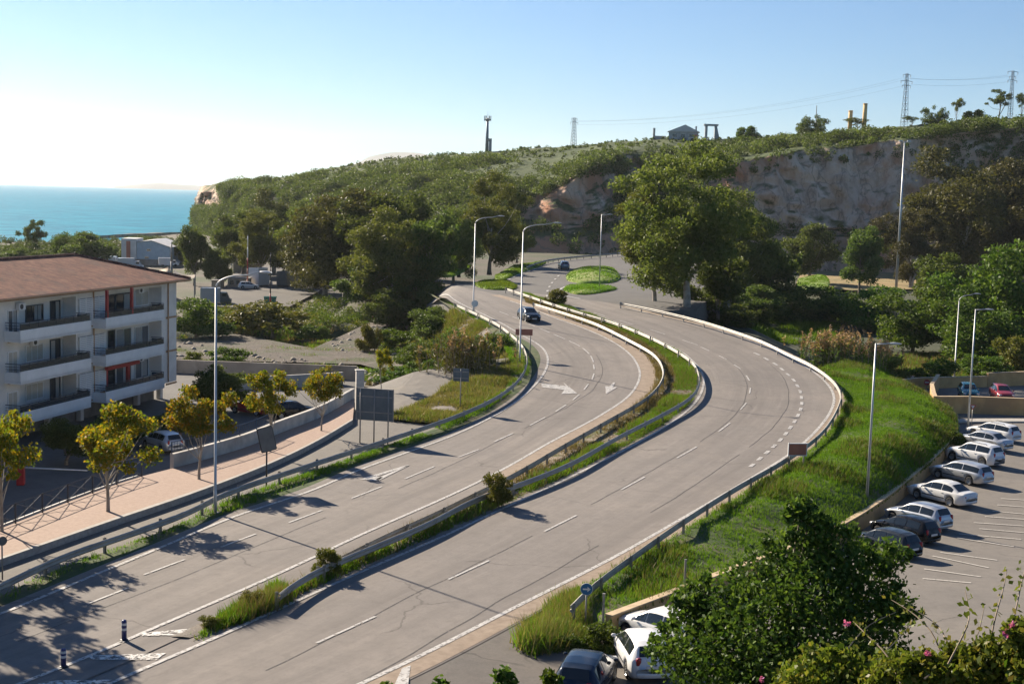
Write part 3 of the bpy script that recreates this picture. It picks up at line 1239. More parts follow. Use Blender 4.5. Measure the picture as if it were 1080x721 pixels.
# ================================================================== street lamps
def lamp(base, h, label, arm=2.2, armdir=(1, 0), style='curved', group='street lamps beside the roads', r=.075):
    t = thing('street_lamp', label, 'street lamp', base, math.atan2(armdir[1], armdir[0]), group)
    mb = MB().box((0, 0, .02), (.4, .4, .04), 0, .01)
    part('base_plate', mb, M['galvpost'], t)
    if style == 'curved':
        hs = h - .9
        mb = MB().tube([(0, 0, .03), (0, 0, 1.2), (0, 0, 1.22), (0, 0, hs)], [r * 1.25, r * 1.2, r, r * .7], 10)
        part('pole', mb, M['lamp_steel'], t, True)
        pts = [(arm * (1 - math.cos(a)) * .72, 0, hs + .72 * math.sin(a)) for a in [i * PI / 2 / 8 for i in range(9)]]
        pts.append((arm, 0, hs + .9))
        part('arm', MB().tube(pts, [r * .68 - i * .002 for i in range(len(pts))], 8), M['lamp_steel'], t, True)
        hz = hs + .9
    else:
        mb = MB().tube([(0, 0, .03), (0, 0, h)], [r * 1.2, r * .65], 10)
        part('pole', mb, M['lamp_steel'], t, True)
        part('arm', MB().tube([(0, 0, h - .06), (arm, 0, h + .02)], r * .55, 8), M['lamp_steel'], t, True)
        hz = h + .02
    mb = MB()
    rows = []
    for x, w, zt, zb in ((-.05, .05, .03, -.03), (.1, .13, .07, -.05), (.35, .17, .09, -.06), (.6, .13, .06, -.05), (.72, .05, .02, -.03)):
        rows.append([(arm + x, w * math.cos(a), hz + (zt if math.sin(a) > 0 else -zb) * math.sin(a)) for a in [2 * PI * i / 10 for i in range(10)]])
    mb.grid(rows, True)
    mb.f += [tuple(range(10)), tuple(range(40, 50))[::-1]]
    part('lamp_head', mb, M['lamp_steel'], t, True)
    return t


def lamp_px(bx, by, z, ytop, label, **kw):
    b = P(bx, by, z)
    return lamp(b, top_h(b, ytop), label, **kw)


l1 = lamp_px(227, 541, .02, 285, 'tall curved street lamp rising from the verge beside the autumn trees', arm=2.4, armdir=(1, -.25))
l2 = lamp_px(499, 333, 0, 227, 'curved street lamp carrying a round white disc, at the bridge', arm=2.6, armdir=(1, -.2))
disc = P(499, 320, 0)
b2 = Vector(l2.location)
hz = top_h(b2, 320)
l3 = lamp_px(548, 384, 0, 234, 'curved street lamp standing behind the brown board by the bend', arm=2.8, armdir=(1, -.2))
l4 = lamp_px(632, 303, .3, 226, 'straight street lamp on the splitter island of the roundabout', arm=.8, armdir=(1, 0), style='flat')
l5 = lamp_px(914, 532, -1.3, 362, 'straight street lamp on the grassy bank just above the ochre wall', arm=.8, armdir=(1, -.1), style='flat')
l6 = lamp_px(1020.5, 456, -2, 326, 'straight street lamp beside the triangular sign at the car park', arm=.75, armdir=(1, -.1), style='flat')
l7 = lamp_px(1006.5, 397, -2.2, 309, 'curved street lamp behind the rear ochre wall', arm=1.6, armdir=(1, -.2))
# high mast
b = P(945, 306, -3)
mast_h = top_h(b, 150)
t = thing('light_mast', 'very tall slender lighting mast in front of the cliff', 'light mast', b)
part('pole', MB().tube([(0, 0, 0), (0, 0, mast_h)], [.34, .17], 12), M['lamp_steel'], t, True)
part('base_plate', MB().box((0, 0, .1), (2, 2, .2), 0, .05), M['concrete'], t)
mb = MB().tube([(-1.1, 0, mast_h), (1.1, 0, mast_h)], .09, 8)
part('crossbar', mb, M['lamp_steel'], t, True)
for sx_ in (-1, 1):
    part('floodlight', MB().box((sx_ * 1.0, -.15, mast_h + .22), (.9, .5, .34), 0, .08), M['lamp_steel'], t)

# ================================================================== signs
M['brown'] = nmat('brown_sign', (.36, .125, .08), (.44, .165, .105), 1.5, .6)
M['sign_blue'] = plain('sign_blue', (.03, .16, .34), .4)
M['sign_red'] = plain('sign_red', (.42, .03, .035), .4)
M['sign_back'] = nmat('sign_back', (.12, .125, .13), (.17, .175, .18), 1.5, .55, Metallic=.4)
M['bill_back'] = nmat('board_back', (.10, .13, .145), (.145, .175, .19), 1.2, .6, Metallic=.1)


def face_dir(base):
    d = EYE - Vector(base)
    return math.atan2(d.y, d.x)


def board(name, label, cat, base, z0, z1, w, face, legs, fmat, bmat, postm, frame=True, group=None, tilt=0.0):
    """board whose front looks along local +x"""
    t = thing(name, label, cat, base, face, group)
    hh = z1 - z0
    n = legs
    for i in range(n):
        y = 0 if n == 1 else -w * .38 + w * .76 * i / (n - 1)
        px_ = .075 if 'back' in label or 'behind' in label else -.075
        part('post', MB().tube([(px_, y, -.6), (px_, y, z1 - .05)], .05 if n > 1 else .045, 8), postm, t, True)
    part('panel', MB().box((0, 0, (z0 + z1) / 2), (.05, w, hh), 0, .008), fmat, t)
    if 'back' in label or 'behind' in label:
        for zz in (.25, .75):
            part('brace', MB().box((.045, 0, z0 + hh * zz), (.04, w * .94, .07)), postm, t)
    if frame:
        f = MB()
        for y in (-w / 2, w / 2):
            f.box((0, y, (z0 + z1) / 2), (.09, .05, hh + .1))
        for z in (z0, z1):
            f.box((0, 0, z), (.086, w - .05, .05))
        part('frame', f, bmat, t)
    return t


# big board seen from behind, three posts
b = (P(383, 467, .05) + P(406, 459, .05)) / 2
mp_ = mpp(b)
z0, z1 = top_h(b, 443) , top_h(b, 410)
board('road_sign', 'large grey-blue road sign seen from behind on three posts', 'road sign', b, z0, z1, 41 * mp_, face_dir(b) - .35, 3, M['bill_back'], M['galvpost'], M['galvpost'])
b = P(485.5, 430, .05)
board('road_sign', 'small blue-grey square sign back on one post below the reeds', 'road sign', b, top_h(b, 402), top_h(b, 388.5), 17 * mpp(b), face_dir(b) - .2, 1, M['bill_back'], M['galvpost'], M['galvpost'], False)
# tilted dark panel
b = P(281, 511, .05)
mp_ = mpp(b)
t = thing('advertising_panel', 'dark framed advertising panel tilted on a thin post by the verge', 'sign', b, face_dir(b) + .25)
zc = top_h(b, 463)
part('post', MB().tube([(0, 0, -.3), (0, 0, zc - .6)], .05, 8), M['black'], t, True)
pn = MB()
ca, sa = math.cos(.22), math.sin(.22)
def tl(y, z):
    return (0, y * ca + z * sa * -1, zc + y * sa + z * ca)
hw, hh2 = .42, .68
pn.quadpanel(tl(-hw, -hh2), tl(hw, -hh2), tl(hw, hh2), tl(-hw, hh2), .05)
part('panel', pn, M['sign_back'], t)
fr = MB()
for p_, q_ in (((-hw, -hh2), (hw, -hh2)), ((hw, -hh2), (hw, hh2)), ((hw, hh2), (-hw, hh2)), ((-hw, hh2), (-hw, -hh2))):
    fr.tube([tl(*p_), tl(*q_)], .05, 6)
part('frame', fr, M['black'], t)
# brown boards
b = P(552, 376, .05)
board('brown_sign', 'blank red-brown board low beside the lamp on the bend', 'road sign', b, top_h(b, 353.5), top_h(b, 347), 18 * mpp(b), face_dir(b), 2, M['brown'], M['white'], M['galv'], False)
b = (P(835, 494, -.15) + P(845, 500, -.2)) / 2
mp_ = mpp(b)
board('brown_sign', 'blank red-brown board on two white posts above the grassy bank', 'road sign', b, top_h(b, 480), top_h(b, 467.5), 20 * mp_, face_dir(b) + .35, 2, M['brown'], M['white'], M['galv'])


def round_sign(base, zc, r, label, face, kind, name='round_sign', group=None):
    t = thing(name, label, 'road sign', base, face, group)
    part('post', MB().tube([(0, 0, -.3), (0, 0, zc + r * .8)], .035, 8), M['galv'], t, True)

    def discm(x0, x1, rr, n=28):
        return MB().grid([[(x, 1e-4 + rr_ * math.cos(a), zc + rr_ * math.sin(a)) for a in [2 * PI * i / n for i in range(n)]] for x, rr_ in ((x0, .001), (x0, rr), (x1, rr), (x1, .001))], True)
    if kind == 'arrow':
        part('disc', discm(.04, .06, r), M['white'], t)
        part('disc_face', discm(.061, .065, r * .93), M['sign_blue'], t)
        a = MB()
        def y_(u, w_):
            return (.068, -u * r, zc + w_ * r)   # viewer's right is -y when the face looks at us ... see below
        ar = [(-.6, -.12), (.15, -.12), (.15, -.42), (.66, 0), (.15, .42), (.15, .12), (-.6, .12)]
        pts = [(.069, u * r, zc + w_ * r) for u, w_ in ar]
        a.add(pts, [(0, 1, 5, 6), (2, 3, 4)])
        part('arrow', a, M['white'], t)
    elif kind == 'noentry':
        part('disc', discm(.04, .06, r), M['sign_red'], t)
        part('bar', MB().box((.064, 0, zc), (.006, r * 1.35, r * .36)), M['white'], t)
    elif kind == 'back':
        part('disc', discm(.04, .06, r), M['sign_back'], t)
    elif kind == 'white':
        part('disc', discm(.04, .06, r), M['white'], t)
    return t


b = PLOT(617, 668)
round_sign(b, top_h(b, 620.5), 6.6 * mpp(b) , 'round blue sign with a white arrow at the end of the grass bank', face_dir(b), 'arrow')
b = P(977, 414, -2)
round_sign(b, top_h(b, 403), 3.0 * mpp(b), 'small red no-entry sign with a white bar above the bank crest', face_dir(b), 'noentry')
b = P(396, 343, -3)
round_sign(b, top_h(b, 333.5), 3.3 * mpp(b), 'small red no-entry sign under the trees by the dirt track', face_dir(b), 'noentry')
b = P(2.5, 604, .1)
round_sign(b, top_h(b, 570), 5.0 * mpp(b), 'round grey sign back on a thin post at the pavement edge', face_dir(b) + .4, 'back')
# disc carried by the lamp at the bridge stands on its own clamp
b = P(500.5, 334, 0)
round_sign(b, top_h(b, 320), 3.6 * mpp(b), 'round pale sign disc in front of the lamp at the bridge', face_dir(b), 'white')
# yield triangle
b = P(1024.5, 452, -2)
zc = top_h(b, 428.5)
r_ = 3.6 * mpp(b)
t = thing('yield_sign', 'white and red triangular sign pointing down beside the car park lamp', 'road sign', b, face_dir(b))
part('post', MB().tube([(0, 0, -.2), (0, 0, zc)], .035, 8), M['galv'], t, True)
tri = lambda s_, x: [(x, -.87 * r_ * s_, zc + .5 * r_ * s_), (x, .87 * r_ * s_, zc + .5 * r_ * s_), (x, 0, zc - r_ * s_)]
q = MB().add(tri(1, .04) + tri(1, .06), [(0, 1, 2), (5, 4, 3), (0, 1, 4, 3), (1, 2, 5, 4), (2, 0, 3, 5)])
part('triangle', q, M['sign_red'], t)
part('triangle_face', MB().add(tri(.62, .064), [(0, 1, 2)]), M['white'], t)
# marker posts
for (bx, by, yt, lab) in [(722, 619, 590, 'thin grey steel stake on the bank behind the ochre wall'), (636, 655, 626, 'short grey steel stake beside the round blue arrow sign')]:
    b = PLOT(bx, by, .7)
    t = thing('marker_post', lab, 'post', b)
    part('stake', MB().box((0, 0, top_h(b, yt) / 2 - .2), (.09, .06, top_h(b, yt) + .4)), M['galvpost'], t)
    part('cap', MB().box((0, 0, top_h(b, yt) + .01), (.11, .08, .03)), M['galvpost'], t)
# blue delineators
M['delin'] = plain('blue_plastic', (.015, .03, .16), .35)
pr = None
for (bx, by, yt, lab) in [(131, 675, 653, 'blue bollard with white bands at the line beside the grass clump'), (67, 703, 683, 'blue bollard with white bands nearest the bottom left corner')]:
    b = P(bx, by, 0)
    h = top_h(b, yt)
    t = thing('lane_bollard', lab, 'bollard', b, 0, 'blue bollards at the median nose')
    part('base', MB().tube([(0, 0, 0), (0, 0, .05)], [.16, .14], 16), M['black'], t, True)
    part('body', MB().tube([(0, 0, .05), (0, 0, h - .08), (0, 0, h - .02), (0, 0, h)], [.095, .095, .08, .03], 16), M['delin'], t, True)
    for zf in (.5, .74):
        part('reflective_band', MB().tube([(0, 0, h * zf), (0, 0, h * zf + .09)], .1, 16, False), M['white'], t, True)

# ================================================================== walls and fences
def wall_run(name, label, line, zb, zt, th, mat, cap=None, cat='wall', side=1, group=None):
    """vertical wall along line (list of Vector), zb/zt callables or numbers"""
    gb_ = (lambda p: zb) if not callable(zb) else zb
    gt_ = (lambda p: zt) if not callable(zt) else zt
    base = line[len(line) // 2]
    base = Vector((base.x, base.y, gb_(base)))
    t = thing(name, label, cat, base, 0, group)
    rows = []
    for p, n_ in zip(line, normals2(line)):
        q = p + n_ * th * side
        rows.append([Vector((p.x, p.y, gb_(p))) - base, Vector((p.x, p.y, gt_(p))) - base, Vector((q.x, q.y, gt_(p))) - base, Vector((q.x, q.y, gb_(p))) - base])
    mb = MB().grid(rows, True)
    mb.f += [(0, 1, 2, 3), tuple(range((len(rows) - 1) * 4, len(rows) * 4))[::-1]]
    part('wall_body', mb, mat, t)
    if cap:
        rows = []
        for p, n_ in zip(line, normals2(line)):
            a, q = p - n_ * .04 * side, p + n_ * (th + .04) * side
            z = gt_(p) + .003
            rows.append([Vector((a.x, a.y, z)) - base, Vector((a.x, a.y, z + .06)) - base, Vector((q.x, q.y, z + .06)) - base, Vector((q.x, q.y, z)) - base])
        mb = MB().grid(rows, True)
        mb.f += [(0, 1, 2, 3), tuple(range((len(rows) - 1) * 4, len(rows) * 4))[::-1]]
        part('coping', mb, cap, t)
    return t


M['cap_ochre'] = nmat('ochre_coping', (.42, .31, .19), (.52, .4, .25), 2, .9)
wall_run('retaining_wall', 'long low ochre retaining wall curving between the grass bank and the parked cars', W, lambda p: lot_z(p.x, p.y) - .4, lambda p: lot_z(p.x, p.y) + WALLTOP, .28, M['stucco_ochre'], M['cap_ochre'])
# upper lot walls
wl = [P(984, 435, -2), P(1020, 436.5, -2), P(1060, 438, -2), P(1110, 440, -2), P(1200, 444, -2)]
hw1 = top_h(P(1040, 437, -2), 419)
wall_run('retaining_wall', 'front ochre wall across the car park, ending in a rounded corner', resample([P(987, 411, -2)] + [P(980, 422, -2), P(982, 431, -2)] + wl, step=.8), -2.2, -2 + hw1, .3, M['stucco_ochre'], M['cap_ochre'])
bk = [P(945, 412, -2), P(968, 410.5, -2), P(1000, 409.5, -2), P(1041, 408.5, -2)]
hb = top_h(P(1000, 409.5, -2), 398)
wall_run('retaining_wall', 'lower left stretch of the rear ochre wall behind the teal car', resample(bk, step=1.0), -2.2, -2 + hb, .3, M['stucco_ochre'], M['cap_ochre'])
bk = [P(1041.5, 408.5, -2), P(1076, 407, -2)]
wall_run('retaining_wall', 'higher right stretch of the rear ochre wall behind the red car', resample(bk, step=1.0) + resample([P(1076, 407, -2), P(1180, 403, -2)], step=2)[1:], -2.2, -2 + hb + .35, .3, M['stucco_ochre'], M['cap_ochre'])
polyk = MB().box((0, 0, 0), (.001, .001, .001))
kb2 = MB()
kl = [P(1008, 446, -2), P(1060, 445.5, -2), P(1200, 446, -2)]
kb2.grid([[p + Vector((0, 0, .0)), p + Vector((0, 0, .13)), p + Vector((0, 1.6, .13)), p + Vector((0, 1.6, 0))] for p in resample(kl, step=2)], True)
struct('car_park_kerb', kb2, M['kerb'])
# parapet wall left
seg = [p for p in J if p.y > P(181, 496, 0).y]
M['parapet'] = nmat('stained_white_render', (.42, .4, .36), (.55, .52, .47), 1.6, .9, .15, .02, big=(.33, .31, .28), bigscale=.5)
wall_run('parapet_wall', 'curving whitish parapet wall along the pink pavement', offset(seg, .03), -2.6, .95, .28, M['parapet'], None)
b = P(379, 431, .0)
t = thing('gate_pillar', 'white rendered pillar where the parapet wall meets the old boundary wall', 'pillar', b)
hp = top_h(b, 391)
part('shaft', MB().box((0, 0, hp / 2 - .4), (.62, .5, hp + .8), .3, .03), M['parapet'], t)
part('cap', MB().box((0, 0, hp + .06), (.74, .6, .1), .3, .03), M['parapet'], t)
# old boundary wall across the waste ground
bw = resample([P(120, 376, -1.1), P(180, 379, -1.1), P(260, 382, -1.1), P(376, 386, -1.1)], step=2.5)
wall_run('boundary_wall', 'long weathered concrete boundary wall across the waste ground', bw, lambda p: -3.3 + rise(p.x, p.y), lambda p: -1.1 + rise(p.x, p.y), .25, M['concrete'], None)
bw2 = resample([P(226, 402, -1.6), P(290, 400, -1.6), P(330, 398, -1.6), P(362, 396, -1.6)], step=2.5)
wall_run('boundary_wall', 'lower pale concrete wall stained with paint behind the parked red car', [Vector((p.x, p.y, 0)) for p in bw2], -2.6, -1.25, .25, M['parapet'], None)


rv = resample([P(792, 356, -6), P(815, 352, -6), P(845, 347, -6), P(868, 341, -6)], step=1.5)
wall_run('stream_wall', 'grey stone wall of the stream bed in the shade under the bushes', rv, lambda p: -7.5 + rise(p.x, p.y), lambda p: -4.6 + rise(p.x, p.y), .5, nmat('stone_wall', (.14, .135, .13), (.3, .29, .28), 1.6, .95, .6, .06), None)


# metal pedestrian railing along the pavement
M['rail_dark'] = plain('dark_iron', (.03, .035, .045), .45)
M['rail_blue'] = plain('blue_iron', (.03, .07, .13), .45)
def railing(line, zfun, h, label, mat, panel=2.0, bars='cross', cat='railing', name='railing', base_z=None):
    base = line[len(line) // 2].copy()
    base.z = zfun(base)
    t = thing(name, label, cat, base)
    pts = [Vector((p.x, p.y, zfun(p))) - base for p in line]
    n = max(2, int(length(pts) / panel))
    pts = resample(pts, n=n + 1)
    up = Vector((0, 0, 1))
    pm_ = MB().box((0, 0, h / 2), (.07, .07, h), 0, .01).mesh('post', mat)
    for p in pts:
        obj('post', pm_, t, p)
    rl = MB()
    for hh in (h - .05, .14):
        rl.tube([p + up * hh for p in pts], .028, 6)
    part('handrail', rl, mat, t)
    bm_ = MB()
    for a, b in zip(pts, pts[1:]):
        if bars == 'cross':
            bm_.tube([a + up * .14, b + up * (h - .05)], .02, 5)
            bm_.tube([b + up * .14, a + up * (h - .05)], .02, 5)
            for f_ in (.33, .66):
                bm_.tube([a.lerp(b, f_) + up * .14, a.lerp(b, f_) + up * (h - .05)], .014, 5)
        else:
            for i in range(1, 9):
                q = a.lerp(b, i / 9)
                bm_.tube([q + up * .14, q + up * (h - .05)], .014, 5)
    part('bars', bm_, mat, t)
    return t


jl = [p for p in J if p.y < P(147, 504, 0).y]
railing(offset(jl, -.12), lambda p: .1, 1.05, 'dark iron railing along the pavement above the forecourt', M['rail_dark'], 2.2)
wall_run('low_kerb_wall', 'low white kerb wall at the foot of the iron railing', offset(jl, .05), -2.6, .16, .2, M['stucco_white'])
railing(offset([p for p in seg if p.y < P(292, 459, 0).y], .18), lambda p: .95, .75, 'blue iron railing on top of the whitish parapet wall', M['rail_blue'], 2.0, 'bars')

# barrier at the forecourt
b = P(22, 511, -2.5)
t = thing('boom_barrier', 'red boom barrier post with a long white arm on the forecourt', 'barrier', b)
part('cabinet', MB().box((0, 0, .75), (.5, .5, 1.5), .2, .05), plain('barrier_red', (.35, .02, .025), .4), t)
part('top_plate', MB().box((0, 0, 1.53), (.54, .54, .06), .2, .01), M['black'], t)
e = P(92, 500, -1.6) - b
part('arm', MB().tube([(0, 0, 1.15), (e.x, e.y, 1.15)], [.06, .04], 8), M['white'], t, True)
# ================================================================== apartment building
e0_, e1_ = P(0, 319, 8.4), P(201, 296.5, 8.4)
ux = (e1_ - e0_)
ux.z = 0
ux.normalize()
inw = Vector((-ux.y, ux.x, 0))
# facade corner 1 m in from the eave tip
C0 = Vector((e1_.x, e1_.y, 0)) - ux * 1.0 + inw * .9
BROT = math.atan2(ux.y, ux.x)
BZ = -2.5
bld = thing('apartment_building', 'three storey white apartment block with balconies under a red tiled hip roof', 'building', (C0.x, C0.y, BZ), BROT)


def FP(px, py, y=0.0):
    """(along, height above BZ) where the ray of a photo pixel meets the facade plane pushed out to local y"""
    d = ray(px, py)
    o = C0 + inw * y
    t = ((o - EYE).dot(inw)) / d.dot(inw)
    q = EYE + d * t
    return (q - C0).dot(ux), q.z - BZ


LB = 52.0
EAVE = 8.4 - BZ
M['bwall'] = nmat('white_facade', (.66, .62, .56), (.75, .71, .645), .7, .9, .06, .01, big=(.56, .54, .5), bigscale=.2)
M['tan'] = nmat('tan_panel', (.36, .21, .11), (.42, .26, .14), 2, .85)
M['redpaint'] = plain('red_paint', (.42, .035, .03), .5)
M['shutter'] = plain('beige_shutter', (.5, .45, .37), .7)
M['glass_dark'] = glassmat('dark_glass', (.025, .032, .04), .08)
M['glass_grey'] = glassmat('grey_glass', (.10, .115, .13), .12)
M['glass_rail'] = glassmat('smoked_railing_panel', (.03, .042, .05), .25)
M['louvre'] = nmat('grey_louvre', (.2, .2, .2), (.27, .27, .27), 1, .8)
M['band'] = nmat('white_balcony', (.7, .69, .66), (.78, .77, .74), 1, .85, .04, .01)
m, nt, out = _new('roof_tiles')
k = N(nt)
v = k.coord()
wv = k.n('ShaderNodeTexWave', wave_type='BANDS', bands_direction='X', wave_profile='SIN')
wv.inputs['Scale'].default_value = 1.35
wv.inputs['Distortion'].default_value = .25
k.l(v, wv.inputs['Vector'])
wy = k.n('ShaderNodeTexWave', wave_type='BANDS', bands_direction='Y', wave_profile='SAW')
wy.inputs['Scale'].default_value = .85
wy.inputs['Distortion'].default_value = .3
k.l(v, wy.inputs['Vector'])
c = k.ramp(k.noise(k.coord((1.3, 1.0, 1)), 1.1, 7, .78), [(.36, (.12, .046, .028)), (.5, (.29, .108, .06)), (.64, (.45, .2, .115))])
c = k.mix(k.ramp(k.noise(v, .35, 5, .65), [(.5, (0, 0, 0)), (.7, (.7, .7, .7))]), c, (.16, .10, .075))
c = k.mix(k.math('MULTIPLY', k.math('ADD', k.math('MULTIPLY', wv.outputs['Fac'], .5), k.math('MULTIPLY', wy.outputs['Fac'], .5)), .55), c, (.075, .035, .022))
k.principled(out, c, .9, k.bump(k.math('ADD', wv.outputs['Fac'], k.math('MULTIPLY', wy.outputs['Fac'], .5)), .9, .09))
M['tiles'] = m

M['cloth'] = plain('pale_curtain', (.36, .34, .31), .9)
# floor bands read off the photo at px 112 (right column) -> heights
bands = [(FP(112, a, -1.35)[1], FP(112, b, -1.35)[1]) for a, b in ((336.5, 347), (375.5, 386.5), (414.5, 425))]
F3 = bands[2][0] - .62      # lowest flat's floor level
floors = [b_[1] + .22 for b_ in bands]   # floor level of each storey (top first)
ZLOW = bands[2][1]
w = MB()
REC = 1.25                                  # depth of the loggias
hz_, hm_ = EAVE - ZLOW, (ZLOW + EAVE) / 2
w.box((-LB / 2, 7.0 + REC / 2, hm_), (LB, 14.0 - REC, hz_))
sol = [(-LB, FP(20.5, 380)[0]), (FP(80.5, 380)[0], FP(112, 380)[0]), (FP(170.5, 380)[0], 0)]
for xa_, xb_ in sol:
    w.box(((xa_ + xb_) / 2, REC / 2 - .002, hm_), (xb_ - xa_, REC - .004, hz_ - .004))
for (xa_, xb_) in ((sol[0][1], sol[1][0]), (sol[1][1], sol[2][0])):
    for b_ in bands:
        w.box(((xa_ + xb_) / 2, REC / 2, b_[1] + .11), (xb_ - xa_ - .004, REC - .008, .2))
    w.box(((xa_ + xb_) / 2, REC / 2, EAVE - .16), (xb_ - xa_ - .004, REC - .008, .3))
part('wall', w, M['bwall'], bld)
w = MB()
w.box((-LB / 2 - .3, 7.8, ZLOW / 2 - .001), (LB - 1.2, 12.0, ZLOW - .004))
part('recessed_ground_floor', w, nmat('shade_toned_render', (.13, .12, .11), (.2, .185, .165), 1, .9), bld)  # dark render: the shade below the lowest balconies put into its colour
for x in (-.5, -4.5, -9, -13.5, -18, -22.5, -27, -31.5):
    part('pier', MB().box((x, 1.45, ZLOW / 2 - .003), (.45, .45, ZLOW - .01), 0, .02), M['bwall'], bld)

# roof
rf = MB()
ov = 1.0
za, zr_ = EAVE + .02, EAVE + 2.35
x0, x1, y0, y1 = -LB - ov, ov, -ov + .1, 14 + ov
yr = (y0 + y1) / 2
hipl = 6.4
top = [(x0, y0, za + .22), (x1, y0, za + .22), (x1, y1, za + .22), (x0, y1, za + .22), (x0 + hipl, yr, zr_), (x1 - hipl, yr, zr_)]
bot = [(x0, y0, za), (x1, y0, za), (x1, y1, za), (x0, y1, za)]
rf.add(top + bot, [(0, 1, 5, 4), (1, 2, 5), (2, 3, 4, 5), (3, 0, 4), (6, 7, 1, 0), (7, 8, 2, 1), (8, 9, 3, 2), (9, 6, 0, 3), (9, 8, 7, 6)])
roof = part('roof', rf, M['tiles'], bld)
cap = MB()
for a, b in ((4, 5), (5, 1), (5, 2)):
    cap.tube([Vector(top[a]) + Vector((0, 0, .03)), Vector(top[b]) + Vector((0, 0, .03))], .14, 6)
part('ridge_tiles', cap, M['tiles'], roof)
# fascia strip with gutter
part('gutter', MB().tube([(x0, y0 - .07, za + .12), (x1, y0 - .07, za + .12)], .075, 6), M['tan'], roof)


def balcony(px0, px1, fl, stack):
    zt, zb = bands[fl]
    xa, xb = FP(px0, 345 + fl * 40, -1.35)[0], FP(px1, 345 + fl * 40, -1.35)[0]
    d = 1.35
    mb = MB()
    mb.box(((xa + xb) / 2, -d / 2, zb + .09), (xb - xa, d, .18))                       # slab
    mb.box(((xa + xb) / 2, -d + .05, (zt + zb) / 2 + .09), (xb - xa, .1, zt - zb - .18 + .18 - .002))
    mb.box((xa + .05, -d / 2 + .05, (zt + zb) / 2 + .1), (.1, d - .1, zt - zb - .2))
    mb.box((xb - .05, -d / 2 + .05, (zt + zb) / 2 + .1), (.1, d - .1, zt - zb - .2))
    bal = part('balcony', mb, M['band'], bld)
    h = .62
    rl = MB()
    for z in (zt + h, zt + h * .66, zt + h * .33):
        rl.tube([(xa + .05, -.05, z), (xa + .05, -d + .05, z), (xb - .05, -d + .05, z), (xb - .05, -.05, z)], .03 if z > zt + h * .9 else .02, 5)
    n = max(3, int((xb - xa) / 1.1))
    for i in range(n + 1):
        x = xa + .05 + (xb - xa - .1) * i / n
        rl.tube([(x, -d + .05, zt), (x, -d + .05, zt + h)], .022, 5)
    part('railing', rl, M['rail_dark'], bal)
    gp_ = MB()
    gp_.box(((xa + xb) / 2, -d + .075, zt + h * .46), (xb - xa - .16, .012, h * .78))
    gp_.box((xb - .075, -d / 2, zt + h * .46), (.012, d - .3, h * .78))
    part('railing_panel', gp_, M['glass_rail'], bal)
    return xa, xb


def opening(px0, px1, fl, z0, z1, kind, leaves=2):
    """window or door on the facade of storey fl; z relative to the floor"""
    yo = REC if 21 < px0 < 80 or 112 < px0 < 170 else 0.0
    xa, xb = FP(px0, 350 + fl * 40, yo)[0], FP(px1, 350 + fl * 40, yo)[0]
    za_, zb_ = floors[fl] + z0, floors[fl] + z1
    fr = MB()
    t = .07
    for x in (xa, xb):
        fr.box((x, yo - .03, (za_ + zb_) / 2), (t, .1, zb_ - za_ + t))
    for z in (za_, zb_):
        fr.box(((xa + xb) / 2, yo - .03, z), (xb - xa - t, .096, t))
    for i in range(1, leaves):
        fr.box((xa + (xb - xa) * i / leaves, yo - .028, (za_ + zb_) / 2), (.05, .09, zb_ - za_ - t))
    name = 'door' if z0 < .3 else 'window'
    w_ = part(name, fr, M['white'] if kind != 'dark' else M['rail_dark'], bld)
    pm_ = {'dark': M['glass_dark'], 'grey': M['glass_grey'], 'shutter': M['shutter']}[kind]
    part('shutter' if kind == 'shutter' else 'pane', MB().box(((xa + xb) / 2, yo - .012, (za_ + zb_) / 2), (xb - xa, .05, zb_ - za_)), pm_, w_)
    if kind == 'grey' or (kind == 'dark' and leaves > 1):
        cx_ = xa + (xb - xa) * (.27 if fl % 2 else .7)
        part('curtain', MB().box((cx_, yo - .041, (za_ + zb_) / 2 + .03), ((xb - xa) * .4, .012, (zb_ - za_) * .9)), M['cloth'], w_)
    if kind == 'shutter':
        sl = MB()
        nsl = int((zb_ - za_) / .12)
        for i in range(nsl):
            sl.box(((xa + xb) / 2, yo - .042, za_ + .06 + i * .12), (xb - xa - .1, .02, .085))
        part('slats', sl, M['shutter'], w_)


